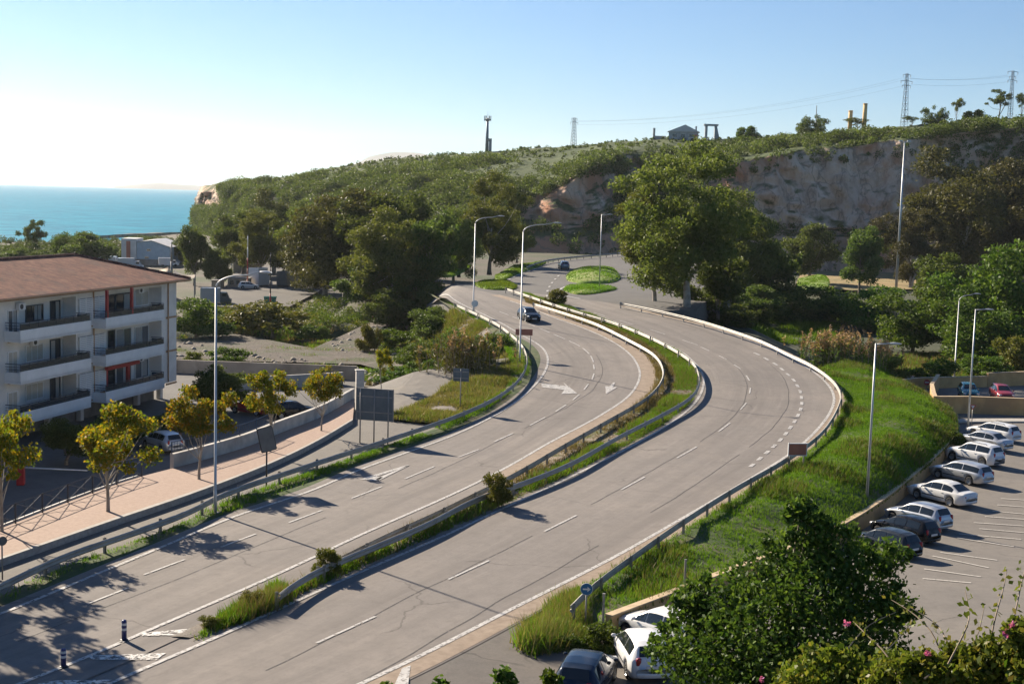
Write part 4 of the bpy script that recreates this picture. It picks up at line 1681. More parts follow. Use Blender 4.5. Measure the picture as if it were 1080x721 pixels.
for fl in range(3):
    # right stack
    balcony(112, 173.5, fl, 'r')
    opening(114, 120.5, fl, .02, 2.15, 'dark', 1)
    opening(122, 138, fl, .02, 2.15, 'grey' if fl else 'dark', 2)
    opening(142, 156, fl, .5 if fl else .9, 2.1, 'shutter' if fl < 1 else 'grey', 2)
    opening(161, 169, fl, .5, 2.1, 'shutter', 1)
    # left stack
    balcony(21.5, 96, fl, 'l')
    opening(53, 63, fl, .02, 2.2, 'dark', 2)
    opening(65, 78, fl, .02, 2.2, 'grey', 2)
    opening(27, 45, fl, .8, 2.05, 'dark' if fl == 0 else 'shutter', 3)
    opening(8, 18, fl, .4, 2.05, 'shutter' if fl else 'grey', 2)
    opening(-30, -10, fl, .7, 2.05, 'shutter', 2)
    # louvred screen between the stacks
    xa, xb = FP(83, 350 + fl * 40)[0], FP(110, 350 + fl * 40)[0]
    zf = floors[fl]
    sc_ = MB()
    nsl = 15
    for i in range(nsl):
        z = zf + .1 + i * 2.25 / nsl
        sc_.box(((xa + xb) / 2, -.08, z), (xb - xa, .06, .1))
    for i in range(5):
        sc_.box((xa + (xb - xa) * i / 4, -.09, zf + 1.16), (.07, .1, 2.3))
    part('louvre_screen', sc_, M['band'], bld)
    part('louvre_back', MB().box(((xa + xb) / 2, -.02, zf + 1.16), (xb - xa, .06, 2.3)), M['louvre'], bld)
    x_a = FP(96.5, 350 + fl * 40)[0]
    part('tan_panel', MB().box(((x_a + xb) / 2, -.06, sum(bands[fl]) / 2), (xb - x_a, .13, .55)), M['tan'], bld)
    x_a, x_b = FP(8, 352 + fl * 40)[0], FP(21, 352 + fl * 40)[0]
    part('tan_panel', MB().box(((x_a + x_b) / 2, -.05, zf - .05), (x_b - x_a, .1, .55)), M['tan'], bld)
    x_a = FP(175, 345 + fl * 38)[0]
    part('tan_panel', MB().box((x_a / 2 - .02, -.03, zf - .35), (-x_a, .06, .16)), M['tan'], bld)
# red painted columns and frame
for px, fl, h in ((112.8, 0, 2.3), (139, 0, 2.3)):
    x = FP(px, 330, -1.2)[0]
    part('red_column', MB().box((x, -1.2, bands[fl][0] + .02 + h / 2), (.22, .2, h)), M['redpaint'], bld)
xa, xb = FP(112.5, 410, -.3)[0], FP(146, 410, -.3)[0]
part('red_lintel', MB().box(((xa + xb) / 2, -.3, floors[2] + 2.35), (xb - xa, .3, .28)), M['redpaint'], bld)
for px, wd in ((114, .75), (138.5, .35)):
    x = FP(px, 410, -.16)[0]
    part('red_pier', MB().box((x, .16, floors[2] + 1.1), (wd, .2, 2.2)), M['redpaint'], bld)
for px in (98, 176.5):
    x = FP(px, 360)[0]
    part('drainpipe', MB().tube([(x, -.1, ZLOW + .1), (x, -.1, EAVE)], .06, 8), M['tan'], bld)
for px, fl in ((19.5, 0), (49, 1), (159, 0), (159, 2)):
    x = FP(px, 350 + fl * 40)[0]
    yo_ = REC if px > 21 else 0
    ac = part('air_conditioner', MB().box((x, yo_ - .22, floors[fl] + 2.3), (.8, .34, .55), 0, .03), M['white'], bld)
    part('fan_grille', MB().tube([(x - .12, yo_ - .392, floors[fl] + 2.3), (x - .12, yo_ - .41, floors[fl] + 2.3)], .2, 12), M['black'], ac)

# ================================================================== far buildings on the shore
M['pale_blue'] = nmat('pale_blue_cladding', (.36, .45, .5), (.44, .53, .58), 1.0, .8)
M['offwhite'] = nmat('offwhite_plaster', (.55, .54, .51), (.64, .63, .6), .6, .9)
M['greyroof'] = nmat('grey_sheet_roof', (.42, .42, .42), (.52, .52, .52), .8, .7)
b = P(128, 279, -3.2)
mp_ = mpp(b)
dx = mp_
t = thing('warehouse', 'pale blue gabled warehouse with a dark entrance strip near the shore', 'building', b, .05)
W1 = 15.5 * dx
part('wall', MB().box((W1 / 2, 4, 13.8 * dx), (W1, 8, 27.6 * dx)), M['offwhite'], t, label='off-white front tower of the warehouse')
part('entrance_strip', MB().box((7.4 * dx, -.06, 13 * dx), (4.2 * dx, .1, 24 * dx)), M['brown'], t)
gw = MB()
g0, g1 = W1 + .02, 50 * dx
hE, hR = 19 * dx, 26 * dx
gp = [(g0, 0), (g1, 0), (g1, hE), ((g0 + g1) / 2 - 2 * dx, hR), (g0, hE + 5 * dx)]
gw.add([(x, .6, z) for x, z in gp] + [(x, 18, z) for x, z in gp], [(0, 1, 2, 3, 4), (9, 8, 7, 6, 5), (0, 5, 6, 1), (1, 6, 7, 2), (3, 8, 9, 4), (2, 7, 8, 3), (4, 9, 5, 0)])
part('hall', gw, M['pale_blue'], t)
part('roof', MB().add([(g0, .2, hE + 5 * dx + .1), (gp[3][0], .2, hR + .1), (g1 + .4, .2, hE + .1), (g1 + .4, 18.4, hE + .1), (gp[3][0], 18.4, hR + .1), (g0, 18.4, hE + 5 * dx + .1)],
                      [(0, 1, 4, 5), (1, 2, 3, 4)]), M['greyroof'], t)
for wx, wz in ((28, 16), (26, 8)):
    wf = part('window', MB().box((wx * dx, .57, wz * dx), (4.5 * dx, .08, 2.6 * dx)), M['white'], t)
    part('pane', MB().box((wx * dx, .53, wz * dx), (4 * dx, .04, 2.1 * dx)), M['glass_dark'], wf)
part('fence_base', MB().box((27 * dx, -.6, 3.2 * dx), (24 * dx, .2, 6.4 * dx)), M['concrete'], t)
b = P(176, 279, -3.2)
t = thing('shed', 'long low white shed behind the blue warehouse', 'building', b)
part('wall', MB().box((4 * dx, 12, 8.5 * dx), (22 * dx, 6, 17 * dx)), M['offwhite'], t)
part('roof', MB().add([(-8 * dx, 8, 16 * dx), (16 * dx, 8, 21 * dx), (16 * dx, 16, 24 * dx), (-8 * dx, 16, 20 * dx), (-8 * dx, 8, 16.6 * dx), (16 * dx, 8, 21.6 * dx), (16 * dx, 16, 24.6 * dx), (-8 * dx, 16, 20.6 * dx)],
                      [(3, 2, 1, 0), (4, 5, 6, 7), (0, 1, 5, 4), (1, 2, 6, 5), (2, 3, 7, 6), (3, 0, 4, 7)]), M['greyroof'], t)
part('door', MB().box((5 * dx, 8.94, 3.5 * dx), (4 * dx, .1, 7 * dx)), M['sign_back'], t)
# breakwater
bwl = resample([P(108, 251, -6.2), P(140, 249.5, -6.2), P(195, 247.5, -6.2)], step=6)
mb = MB()
mb.grid([[p + Vector((0, -5, -1)), p + Vector((0, -3, 1.3 + .5 * noise.noise(p * .3))), p + Vector((0, 3, 1.3 + .5 * noise.noise(p * .41))), p + Vector((0, 6, -1))] for p in bwl])
tag(obj('breakwater', mb.mesh('breakwater', M['concrete'])), 'low grey-brown breakwater along the water behind the warehouse', 'breakwater')

# white caravans before the warehouse
def box_van(b, L, Wd, H, rz, label, cab, boxm, cat='van', name='van', group=None):
    t = thing(name, label, cat, b, rz, group)
    bx = MB().box((-.18 * L, 0, .45 + (H - .45) / 2), (.64 * L, Wd, H - .45), 0, .06)
    part('cargo_box', bx, boxm, t)
    hc = H * .74
    prof = [(.14 * L + .02, .4), (.5 * L, .4), (.5 * L, .9), (.42 * L, 1.1), (.33 * L, hc), (.14 * L + .02, hc)]
    cb = MB()
    n = len(prof)
    cb.add([(x, -Wd * .46, z) for x, z in prof] + [(x, Wd * .46, z) for x, z in prof], [tuple(range(n)), tuple(range(2 * n - 1, n - 1, -1))] + [((i + 1) % n, i, n + i, n + (i + 1) % n) for i in range(n)])
    part('cab', cb, cab, t)
    part('windscreen', MB().quadpanel((.428 * L, -Wd * .4, 1.12), (.428 * L, Wd * .4, 1.12), (.34 * L, Wd * .38, hc - .05), (.34 * L, -Wd * .38, hc - .05), .02), M['glass_dark'], t)
    for s_ in (-1, 1):
        part('side_window', MB().box((.27 * L, s_ * Wd * .462, hc - .38), (.13 * L, .03, .5)), M['glass_dark'], t)
        for wx in (-.3, .32):
            wl_ = part('wheel', MB().grid([[(wx * L + r__ * math.cos(a), s_ * (Wd / 2 - .22 + y), .36 + r__ * math.sin(a)) for a in [2 * PI * i / 14 for i in range(14)]] for r__, y in ((.01, .0), (.36, 0), (.36, .2), (.01, .2))], True), M['black'], t)
    return t


M['van_white'] = paint('van_white', (.68, .68, .68))
M['van_grey'] = paint('van_grey', (.30, .32, .34))
M['van_dark'] = paint('van_dark', (.06, .08, .09))
M['van_green'] = paint('van_green', (.02, .19, .14))
for (bx, by, L, Wd, H, rz, lab, cm, bm_) in [
        (119, 283, 6.5, 2.2, 2.9, .1, 'white camper van beside the seaside pine, left of the warehouse', 'van_white', 'van_white'),
        (138, 284, 6.0, 2.2, 2.7, .2, 'white box van parked just before the warehouse tower', 'van_white', 'van_white'),
        (178, 281, 5.0, 2.0, 2.2, .3, 'white van parked under the shed roof by the sail post', 'van_white', 'van_white'),
        (228, 321, 5.2, 2.2, 2.9, .15, 'grey van with a white roof at the edge of the thicket', 'van_dark', 'van_grey'),
        (275, 302.5, 5.5, 2.4, 4.0, 1.2, 'tall white box truck parked beside the red and white mast', 'van_white', 'van_white'),
        (303, 303, 5.5, 2.3, 3.4, 1.3, 'dark green-grey lorry beneath the big trees', 'van_dark', 'van_dark')]:
    b = P(bx, by, -2.95)
    box_van(b, L, Wd, H, rz, lab, M[cm], M[bm_])
b = P(285, 321.5, -2.7)
t = thing('waste_container', 'bright green waste container at the foot of the dark mast', 'container', b, .1)
part('bin_body', MB().add([(-.9, -.5, .12), (.9, -.5, .12), (.9, .5, .12), (-.9, .5, .12), (-1.05, -.62, 1.3), (1.05, -.62, 1.3), (1.05, .62, 1.3), (-1.05, .62, 1.3)],
                          [(3, 2, 1, 0), (4, 5, 6, 7), (0, 1, 5, 4), (1, 2, 6, 5), (2, 3, 7, 6), (3, 0, 4, 7)]), M['van_green'], t)
part('lid', MB().box((0, 0, 1.38), (2.2, 1.3, .14), 0, .05), M['van_green'], t)
for sx_ in (-.7, .7):
    part('wheel', MB().tube([(sx_, -.4, .1), (sx_, .4, .1)], .1, 8), M['black'], t)
# masts
def mast(bx, by, yt, z, label, r, cols):
    b = P(bx, by, z)
    h = top_h(b, yt)
    t = thing('mast', label, 'mast', b)
    n = len(cols)
    for i, c in enumerate(cols):
        part('mast_section', MB().tube([(0, 0, h * i / n - (.2 if i == 0 else 0)), (0, 0, h * (i + 1) / n)], [r * (1 - .5 * i / n), r * (1 - .5 * (i + 1) / n)], 8), M[c], t, True)
    part('finial', MB().tube([(0, 0, h), (0, 0, h + .3)], [r * .7, .02], 6), M['galvpost'], t)
mast(244.5, 291, 250, -3, 'white mast standing left of the red and white one', .16, ['galvpost', 'white', 'white'])
mast(261, 306, 249, -3, 'slim mast with red lower part and white top beside the box truck', .17, ['brown', 'brown', 'sign_red', 'white', 'white'])
mast(285, 323, 268, -2.8, 'dark mast with a red foot at the green container', .13, ['sign_red', 'black', 'black', 'black'])
mast(181, 294, 257, -2.9, 'grey mast rising between the two shade sails', .3, ['galvpost', 'galvpost'])
# ochre huts
M['ruin'] = nmat('sandstone', (.33, .26, .18), (.42, .34, .25), .8, .95, .3, .05)
for (x0_, x1_, yb, yt, lab) in [(240, 262, 304, 293.5, 'low sand coloured wall behind the white car in the yard'), (246, 270, 288, 270, 'terraced sandstone building front behind the masts'), (223, 233, 305, 296, 'small ochre hut between the sail and the white mast')]:
    a, c_ = P(x0_, yb, -2.9), P(x1_, yb, -2.9)
    h = top_h(a, yt)
    wd = (c_ - a).length
    t = thing('stone_building', lab, 'building', (a + c_) / 2, 0)
    part('wall', MB().box((0, 1.5, h / 2 - .2), (wd, 3, h + .4)), M['ruin'], t)
    part('roof', MB().box((0, 1.5, h + .07), (wd + .4, 3.4, .14)), M['concrete'], t)
    if wd > 3:
        for i in range(3):
            part('window', MB().box((-wd * .3 + i * wd * .3, -.03, h * .6), (.7, .06, .8)), M['glass_dark'], t)
# shade sails
M['sail'] = nmat('sail_cloth', (.46, .38, .29), (.55, .46, .36), 1, .9)
def sail(pix, z, label):
    c4 = [P(x, y, zz) for (x, y), zz in zip(pix, z)]
    ctr = sum(c4, Vector()) / 4
    ctr.z = -3
    t = thing('shade_sail', label, 'shade sail', ctr)
    rows = []
    n = 9
    for i in range(n):
        u_ = i / (n - 1)
        row = []
        for j in range(n):
            w_ = j / (n - 1)
            p = (c4[0].lerp(c4[1], u_)).lerp(c4[3].lerp(c4[2], u_), w_)
            p = p.lerp((c4[0] + c4[1] + c4[2] + c4[3]) / 4, .18 * (math.sin(PI * u_) if j in (0, n - 1) else 0) )
            p.z -= .5 * math.sin(PI * u_) * (1 - .2 * math.sin(PI * w_))
            row.append(p - ctr)
        rows.append(row)
    mb = MB().grid(rows)
    mb.grid([[p + Vector((0, 0, -.02)) for p in r__][::-1] for r__ in rows])
    part('canopy', mb, M['sail'], t, True)
    for p in c4:
        part('support_post', MB().tube([(p.x - ctr.x, p.y - ctr.y, 0), tuple(p - ctr)], .09, 6), M['galvpost'], t)
sail([(152, 288), (181, 289), (178, 281), (157, 282)], (2.2, 1.4, 2.8, 1.7), 'sagging beige shade sail behind the roof ridge, left of the grey mast')
sail([(183, 290), (205, 293), (206, 289.5), (184, 285)], (2.4, .6, .8, 2.4), 'beige shade sail behind the roof tip, right of the grey mast')

# ================================================================== buildings and towers on the ridge
def ridge(px):
    best = min(range(NX), key=lambda i: abs(PJ(hrows[i][92])[0] - px))
    row = hrows[best]
    j = min(range(72, 106), key=lambda j: PJ(row[j])[1])
    return row[j].copy()


M['lattice'] = nmat('lattice_steel', (.22, .24, .26), (.3, .32, .34), 1, .6, Metallic=.3)


def lattice(px, yt, label, w0, w1, arms, cat='pylon', name='lattice_pylon'):
    b = ridge(px)
    b.z -= .3
    h = top_h(b, yt)
    t = thing(name, label, cat, b, .4)
    mb = MB()
    lv = 9
    rr = .07
    for i in range(lv):
        za_, zb_ = h * i / lv, h * (i + 1) / lv
        wa, wb = w0 + (w1 - w0) * i / lv, w0 + (w1 - w0) * (i + 1) / lv
        ca_ = [(-wa, -wa, za_), (wa, -wa, za_), (wa, wa, za_), (-wa, wa, za_)]
        cb_ = [(-wb, -wb, zb_), (wb, -wb, zb_), (wb, wb, zb_), (-wb, wb, zb_)]
        for j in range(4):
            mb.tube([ca_[j], cb_[j]], rr, 5)
            mb.tube([ca_[j], cb_[(j + 1) % 4]], rr * .7, 4)
            mb.tube([cb_[j], cb_[(j + 1) % 4]], rr * .7, 4)
    part('tower', mb, M['lattice'], t)
    for (fz, al) in arms:
        part('crossarm', MB().tube([(-al, 0, h * fz), (0, 0, h * fz + .25), (al, 0, h * fz)], .09, 5), M['lattice'], t)
        for s_ in (-1, 1):
            part('insulator', MB().tube([(s_ * al * .95, 0, h * fz), (s_ * al * .95, 0, h * fz - .8)], .07, 5), M['galvpost'], t)
    return t, b, h


lattice(953, 78, 'tall lattice pylon between the yellow pillars and the ridge trees', .9, .3, ((.98, 1.6), (.86, 2.4), (.78, 1.8)))
lattice(605, 124.5, 'lattice pylon alone on the green ridge left of the house', .9, .4, ((.98, 1.2), (.84, 1.6)))
lattice(1065, 75, 'slim pylon furthest to the right on the ridge', .6, .25, ((.98, 2.2), (.88, 1.4), (.8, 2.0)))
PYL = []
for px_, yt_ in ((605, 124.5), (953, 78), (1065, 75)):
    b = ridge(px_)
    b.z -= .3
    PYL.append((b, top_h(b, yt_)))
for (i, j, lab) in ((0, 1, 'thin power line strung between the lone pylon and the tall pylon'), (1, 2, 'thin power line strung between the tall pylon and the slim pylon')):
    (ba, ha), (bb, hb2) = PYL[i], PYL[j]
    t = thing('power_line', lab, 'power line', ba)
    for f_, sd in ((.97, -1), (.97, 1), (.86, 1)):
        a = Vector((sd * 1.4, 0, ha * f_ - .9))
        e = bb - ba + Vector((sd * 1.4, 0, hb2 * f_ - .9))
        pts = []
        for q in range(25):
            u_ = q / 24
            p = a.lerp(e, u_)
            p.z -= (a - e).length * .03 * 4 * u_ * (1 - u_)
            pts.append(p)
        part('wire', MB().tube(pts, .02, 4, False), M['lattice'], t)
b = ridge(514)
h = top_h(b, 122)
t = thing('antenna_tower', 'telecom mast with panel antennas at its head above the headland', 'antenna tower', b)
part('column', MB().tube([(0, 0, -.4), (0, 0, h * .93)], [.75, .42], 10), M['lattice'], t, True)
part('platform', MB().tube([(0, 0, h * .87), (0, 0, h * .9)], 1.2, 10), M['lattice'], t)
for i in range(6):
    a = i * PI / 3
    part('panel_antenna', MB().box((1.25 * math.cos(a), 1.25 * math.sin(a), h * .92), (.3, .3, 2.0), a), M['galv'], t)
part('lightning_rod', MB().tube([(0, 0, h * .93), (0, 0, h * 1.13)], [.09, .03], 5), M['lattice'], t)
part('dish', MB().tube([(.6, -.6, h * .32), (.75, -.85, h * .32)], .6, 10), M['galv'], t)
part('equipment_cabinet', MB().box((1.3, 0, h * .18), (1.1, 1.1, h * .36)), M['lattice'], t)
b = ridge(861)
h = top_h(b, 112)
t = thing('pole', 'thin grey pole in front of the round tree on the ridge', 'pole', b)
part('shaft', MB().tube([(0, 0, -.5), (0, 0, h)], [.2, .12], 8), M['galv'], t)
part('cap', MB().tube([(0, 0, h), (0, 0, h + .2)], [.16, .1], 8), M['galvpost'], t)
# house
b = ridge(720)
mp_ = mpp(b)
t = thing('house', 'grey gabled house with a lone chimney wall on the ridge', 'house', b, -.12)
wd, hh_ = 31 * mp_, 8.5 * mp_
M['house'] = nmat('house_render', (.3, .31, .32), (.4, .41, .42), .8, .9)
part('wall', MB().box((0, 4, hh_ / 2 - .6), (wd, 8, hh_ + 1.2)), M['house'], t)
rf = MB()
hr = hh_ + 7.5 * mp_
o_ = .5
A_ = [(-wd / 2 - o_, -o_, hh_), (wd / 2 + o_, -o_, hh_), (.5, -o_, hr), (-wd / 2 - o_, 8 + o_, hh_), (wd / 2 + o_, 8 + o_, hh_), (.5, 8 + o_, hr)]
rf.add(A_, [(0, 1, 2), (5, 4, 3), (1, 4, 5, 2), (3, 0, 2, 5), (0, 3, 4, 1)])
part('roof', rf, M['greyroof'], t)
part('chimney', MB().box((wd * .42, 4, hh_ + 1.0), (.6, .6, 2.6)), M['house'], t)
for x in (-.3, -.02, .25):
    w_ = part('window', MB().box((wd * x, -.04, hh_ * .55), (1.9, .08, 1.4)), M['white'], t)
    part('pane', MB().box((wd * x, -.085, hh_ * .55), (1.7, .03, 1.2)), M['glass_dark'], w_)
part('door', MB().box((wd * .42, -.04, hh_ * .36), (1.0, .08, 2.0)), M['brown'], t)
b = ridge(691)
t = thing('chimney_stump', 'narrow upright stone stump standing left of the grey house', 'pillar', b)
part('shaft', MB().box((0, 0, 1.8), (.8, .8, 4.6)), M['house'], t)
part('side_wall', MB().box((2.4, 0, .5), (4, .5, 1.6)), M['house'], t)
b = ridge(749)
mp_ = mpp(b)
h = top_h(b, 131)
t = thing('gateway', 'ruined stone gateway with two piers and a lintel on the ridge', 'gateway', b)
for s_ in (-1, 1):
    part('pier', MB().box((s_ * 5 * mp_, 0, h / 2 - .5), (2.6 * mp_, 1.2, h - .4), 0, .05), M['house'], t)
part('lintel', MB().box((0, 0, h - .35), (15 * mp_, 1.5, .7), 0, .05), M['house'], t)
part('buttress', MB().add([(6.4 * mp_, -.5, -.6), (10 * mp_, -.5, -.6), (6.4 * mp_, -.5, h * .8), (6.4 * mp_, .5, -.6), (10 * mp_, .5, -.6), (6.4 * mp_, .5, h * .8)],
                          [(0, 1, 2), (5, 4, 3), (0, 3, 4, 1), (1, 4, 5, 2), (2, 5, 3, 0)]), M['house'], t)
# yellow pillars
M['yellow'] = nmat('yellow_render', (.62, .4, .17), (.72, .5, .24), .8, .9)
for px, yt, wpx, lab in ((898, 116.5, 4.4, 'shorter of the two yellow pillars on the ridge'), (911, 109, 4.4, 'taller of the two yellow pillars on the ridge')):
    b = ridge(px)
    h = top_h(b, yt)
    r_ = wpx * mpp(b) / 2
    t = thing('yellow_pillar', lab, 'pillar', b, .5, 'yellow pillars on the ridge')
    part('shaft', MB().tube([(0, 0, -.6), (0, 0, h - .4)], r_, 14), M['yellow'], t, True)
    part('cap', MB().tube([(0, 0, h - .4), (0, 0, h - .1), (0, 0, h)], [r_ * 1.1, r_ * 1.1, r_ * .6], 14), M['yellow'], t, True)
# ================================================================== cars
M['tyre'] = plain('tyre_rubber', (.018, .018, .018), .85)
M['rim'] = plain('alloy_rim', (.38, .39, .4), .35, Metallic=.7)
M['carglass'] = glassmat('car_glass', (.012, .016, .018), .04)
M['lens_red'] = plain('red_lens', (.34, .012, .015), .2)
M['lens_clear'] = plain('clear_lens', (.55, .56, .57), .12)
M['plate'] = plain('number_plate', (.7, .7, .68), .4)
M['trim'] = plain('dark_trim', (.03, .03, .032), .6)

TYPES = {
    'hatch': dict(L=4.0, W=1.72, H=1.47, wb=2.48, rw=.31,
                  zt=[(-2.0, .62), (-1.97, .82), (-1.9, .98), (-1.62, 1.36), (-1.3, 1.44), (-.7, 1.475), (-.1, 1.46), (.28, 1.40), (1.02, .97), (1.45, .88), (1.8, .78), (1.95, .66), (2.0, .52)],
                  zs=[(-2.0, .60), (-1.9, .93), (-1.2, .95), (.6, .9), (1.05, .88), (1.5, .82), (1.85, .7), (2.0, .48)], glass=(-1.5, -.62, -.56, .2, .24, .98), ws=(.34, .98), rg=(-1.86, -1.62)),
    'sedan': dict(L=4.55, W=1.75, H=1.44, wb=2.56, rw=.315,
                  zt=[(-2.28, .62), (-2.25, .86), (-2.1, .97), (-1.72, 1.0), (-1.1, 1.34), (-.8, 1.41), (-.3, 1.44), (.1, 1.42), (.42, 1.36), (1.12, .96), (1.6, .88), (2.05, .77), (2.22, .65), (2.28, .5)],
                  zs=[(-2.28, .60), (-2.2, .9), (-1.7, .94), (.6, .9), (1.1, .88), (1.7, .82), (2.1, .7), (2.28, .48)], glass=(-1.35, -.55, -.49, .3, .34, 1.05), ws=(.46, 1.08), rg=(-1.68, -1.1)),
    'wagon': dict(L=4.45, W=1.74, H=1.47, wb=2.58, rw=.315,
                  zt=[(-2.22, .62), (-2.2, .85), (-2.12, .98), (-1.9, 1.33), (-1.6, 1.42), (-.6, 1.47), (0, 1.46), (.4, 1.39), (1.1, .96), (1.6, .88), (2.0, .77), (2.17, .65), (2.22, .5)],
                  zs=[(-2.22, .60), (-2.12, .92), (-1.2, .95), (.6, .9), (1.1, .88), (1.65, .82), (2.05, .7), (2.22, .48)], glass=(-1.85, -.6, -.54, .28, .32, 1.03), ws=(.45, 1.06), rg=(-2.1, -1.9)),
    'suv': dict(L=4.32, W=1.82, H=1.68, wb=2.67, rw=.35,
                zt=[(-2.16, .7), (-2.13, .98), (-2.06, 1.12), (-1.85, 1.5), (-1.6, 1.6), (-.7, 1.66), (0, 1.65), (.36, 1.57), (.98, 1.12), (1.45, 1.04), (1.85, .95), (2.08, .8), (2.16, .58)],
                zs=[(-2.16, .68), (-2.06, 1.06), (-1.2, 1.07), (.6, 1.03), (1.0, 1.02), (1.6, .96), (1.95, .85), (2.16, .55)], glass=(-1.7, -.62, -.55, .25, .29, .93), ws=(.42, .95), rg=(-2.03, -1.84)),
}
WHEELS = {}


def wheel_meshes(r):
    if r in WHEELS:
        return WHEELS[r]
    n = 22
    w = .2
    prof = [(r * .62, -w / 2), (r * .9, -w / 2), (r, -w * .36), (r, w * .36), (r * .9, w / 2), (r * .62, w / 2)]
    ty = MB().grid([[(rr * math.cos(a), y, rr * math.sin(a)) for a in [2 * PI * i / n for i in range(n)]] for rr, y in prof], True)
    rm = MB().grid([[(rr * math.cos(a), y, rr * math.sin(a)) for a in [2 * PI * i / n for i in range(n)]] for rr, y in ((.01, -.04), (r * .63, -.05), (r * .63, -.08))], True)
    for s_ in (-1, 1):
        rm.grid([[(rr * math.cos(a), s_ * y, rr * math.sin(a)) for a in [2 * PI * i / n for i in range(n)]] for rr, y in ((.02, .045), (r * .3, .075), (r * .56, .07), (r * .63, .095))], True)
        for i in range(7):
            a = 2 * PI * i / 7
            rm.box((r * .36 * math.cos(a), s_ * .078, r * .36 * math.sin(a)), (.05, .03, .05))
    WHEELS[r] = (ty.mesh('tyre', M['tyre'], True), rm.mesh('rim', M['rim'], False))
    return WHEELS[r]


def car(kind, color, loc, rz, label, cat='car', group=None, name='parked_car', rails=False, trimdark=False, roofcol=None):
    T = TYPES[kind]
    L, Wd, wb, rw = T['L'], T['W'] / 2, T['wb'], T['rw']
    zt_x, zt_y = zip(*T['zt'])
    zs_x, zs_y = zip(*T['zs'])
    hl = L / 2
    cab0, cab1 = T['rg'][0], T['ws'][1]
    ra = rw + .045
    wx = (wb / 2 + .06, -wb / 2 + .06)

    def zt(x): return float(np.interp(x, zt_x, zt_y))
    def zs(x): return float(np.interp(x, zs_x, zs_y))
    def wd(x):
        e = abs(x) / hl
        return Wd * (1 - .16 * max(0, (e - .72) / .28) ** 2 - .16 * max(0, (e - .93) / .07) ** 2)
    def wt(x):
        f_ = float(np.interp(x, (cab0 - .05, T['rg'][1], T['ws'][0], cab1 + .05), (.80, .66, .68, .80)))
        return wd(x) * f_
    def zb(x):
        z = float(np.interp(abs(x), (0, hl - .35, hl), (.19, .21, .30)))
        for c_ in wx:
            d_ = abs(x - c_)
            if d_ < ra:
                z = max(z, rw + math.sqrt(ra * ra - d_ * d_))
        return z

    def ring(x):
        b_, s_, t_ = zb(x), zs(x), zt(x)
        w_, wt_ = wd(x), wt(x)
        s_ = max(s_, b_ + .07)
        t6 = max(t_ - .045, s_ + .012)
        t_ = max(t_, t6 + .015)
        return [(0, b_), (w_ * .88, b_), (w_ * .975, b_ + min(.09, (s_ - b_) * .3)), (w_ * 1.0, b_ + .55 * (s_ - b_)), (w_ * .985, s_ - .05), (w_ * .945, s_ + .005), (wt_, t6), (wt_ - .07, t_ - .004), (wt_ * .5, t_ + .014), (0, t_ + .02)]
    xs = list(np.linspace(-hl, hl, 64))
    for c_ in wx:
        xs += [c_ - ra - .002, c_ - ra + .01, c_ + ra + .002, c_ + ra - .01] + [c_ + ra * math.cos(a) for a in np.linspace(.25, PI - .25, 9)]
    xs += [x for x, _ in T['zt']]
    xs = sorted(set(round(float(x), 4) for x in xs if -hl <= x <= hl))
    rows = []
    for x in xs:
        r_ = ring(x)
        rows.append([(x, y, z) for y, z in r_] + [(x, -y, z) for y, z in r_[-2:0:-1]])
    t = thing(name, label, cat, loc, rz, group)
    bm = MB().grid(rows, True)
    n = len(rows[0])
    bm.f += [tuple(range(n)), tuple(range((len(rows) - 1) * n, len(rows) * n))[::-1]]
    body = part('body', bm, color, t, True)
    # glass
    g = T['glass']
    for s_ in (-1, 1):
        for a, b in ((g[0], g[1]), (g[2], g[3]), (g[4], g[5])):
            rr = []
            for x in np.linspace(a, b, 8):
                r_ = ring(x)
                p5, p6 = r_[5], r_[6]
                q = []
                for f_ in (.1, .5, .9):
                    q.append((x, s_ * (p5[0] + (p6[0] - p5[0]) * f_ + .012), p5[1] + (p6[1] - p5[1]) * f_ + .004))
                rr.append(q if s_ < 0 else q[::-1])
            part('side_window', MB().grid(rr), M['carglass'], t, True)
    for nm, (a, b), sg in (('windscreen', T['ws'], 1), ('rear_window', T['rg'], -1)):
        rr = []
        for x in np.linspace(a, b, 7):
            y0_ = wt(x) - .11
            rr.append([(x + sg * .014, y0_ * f_, zt(x) + .026 - .014 * abs(f_)) for f_ in (-1, -.5, 0, .5, 1)])
        part(nm, MB().grid(rr if sg > 0 else rr), M['carglass'], t, True)
    # lamps, plates, bumpers, mirrors
    for s_ in (-1, 1):
        zf = zt(hl - .12) - .03
        mb = MB().box((hl - .13, s_ * (wd(hl - .13) - .17), zf - .05), (.2, .34, .15), -s_ * .35, .04)
        part('headlight', mb, M['lens_clear'], t, True)
        hz_ = .95 if kind in ('wagon', 'suv', 'hatch') else .82
        mb = MB().box((-hl + .085, s_ * (wd(-hl + .02) - .11), hz_ * zs(-1.5) - .02), (.12, .2, .30 if kind != 'sedan' else .17), s_ * .3, .04)
        part('tail_light', mb, M['lens_red'], t, True)
        mx_ = T['ws'][1] - .2
        part('mirror', MB().box((mx_, s_ * (wd(mx_) + .07), zs(mx_) + .09), (.11, .18, .12), 0, .035), M['trim'] if trimdark else color, t, True)
        part('side_trim', MB().box((0.06, s_ * (Wd * .998 + .002), .49), (wb - 2 * ra - .12, .02, .06)), M['trim'], t)
        for hx in (-.38, .5):
            part('door_handle', MB().box((hx - .25, s_ * (Wd * .985 + .01), zs(0) - .1), (.16, .03, .03)), M['trim'] if trimdark else color, t)
    part('front_bumper', MB().box((hl - .035, 0, .36), (.12, wd(hl - .05) * 1.72, .16), 0, .04), M['trim'] if kind == 'suv' or trimdark else color, t, True)
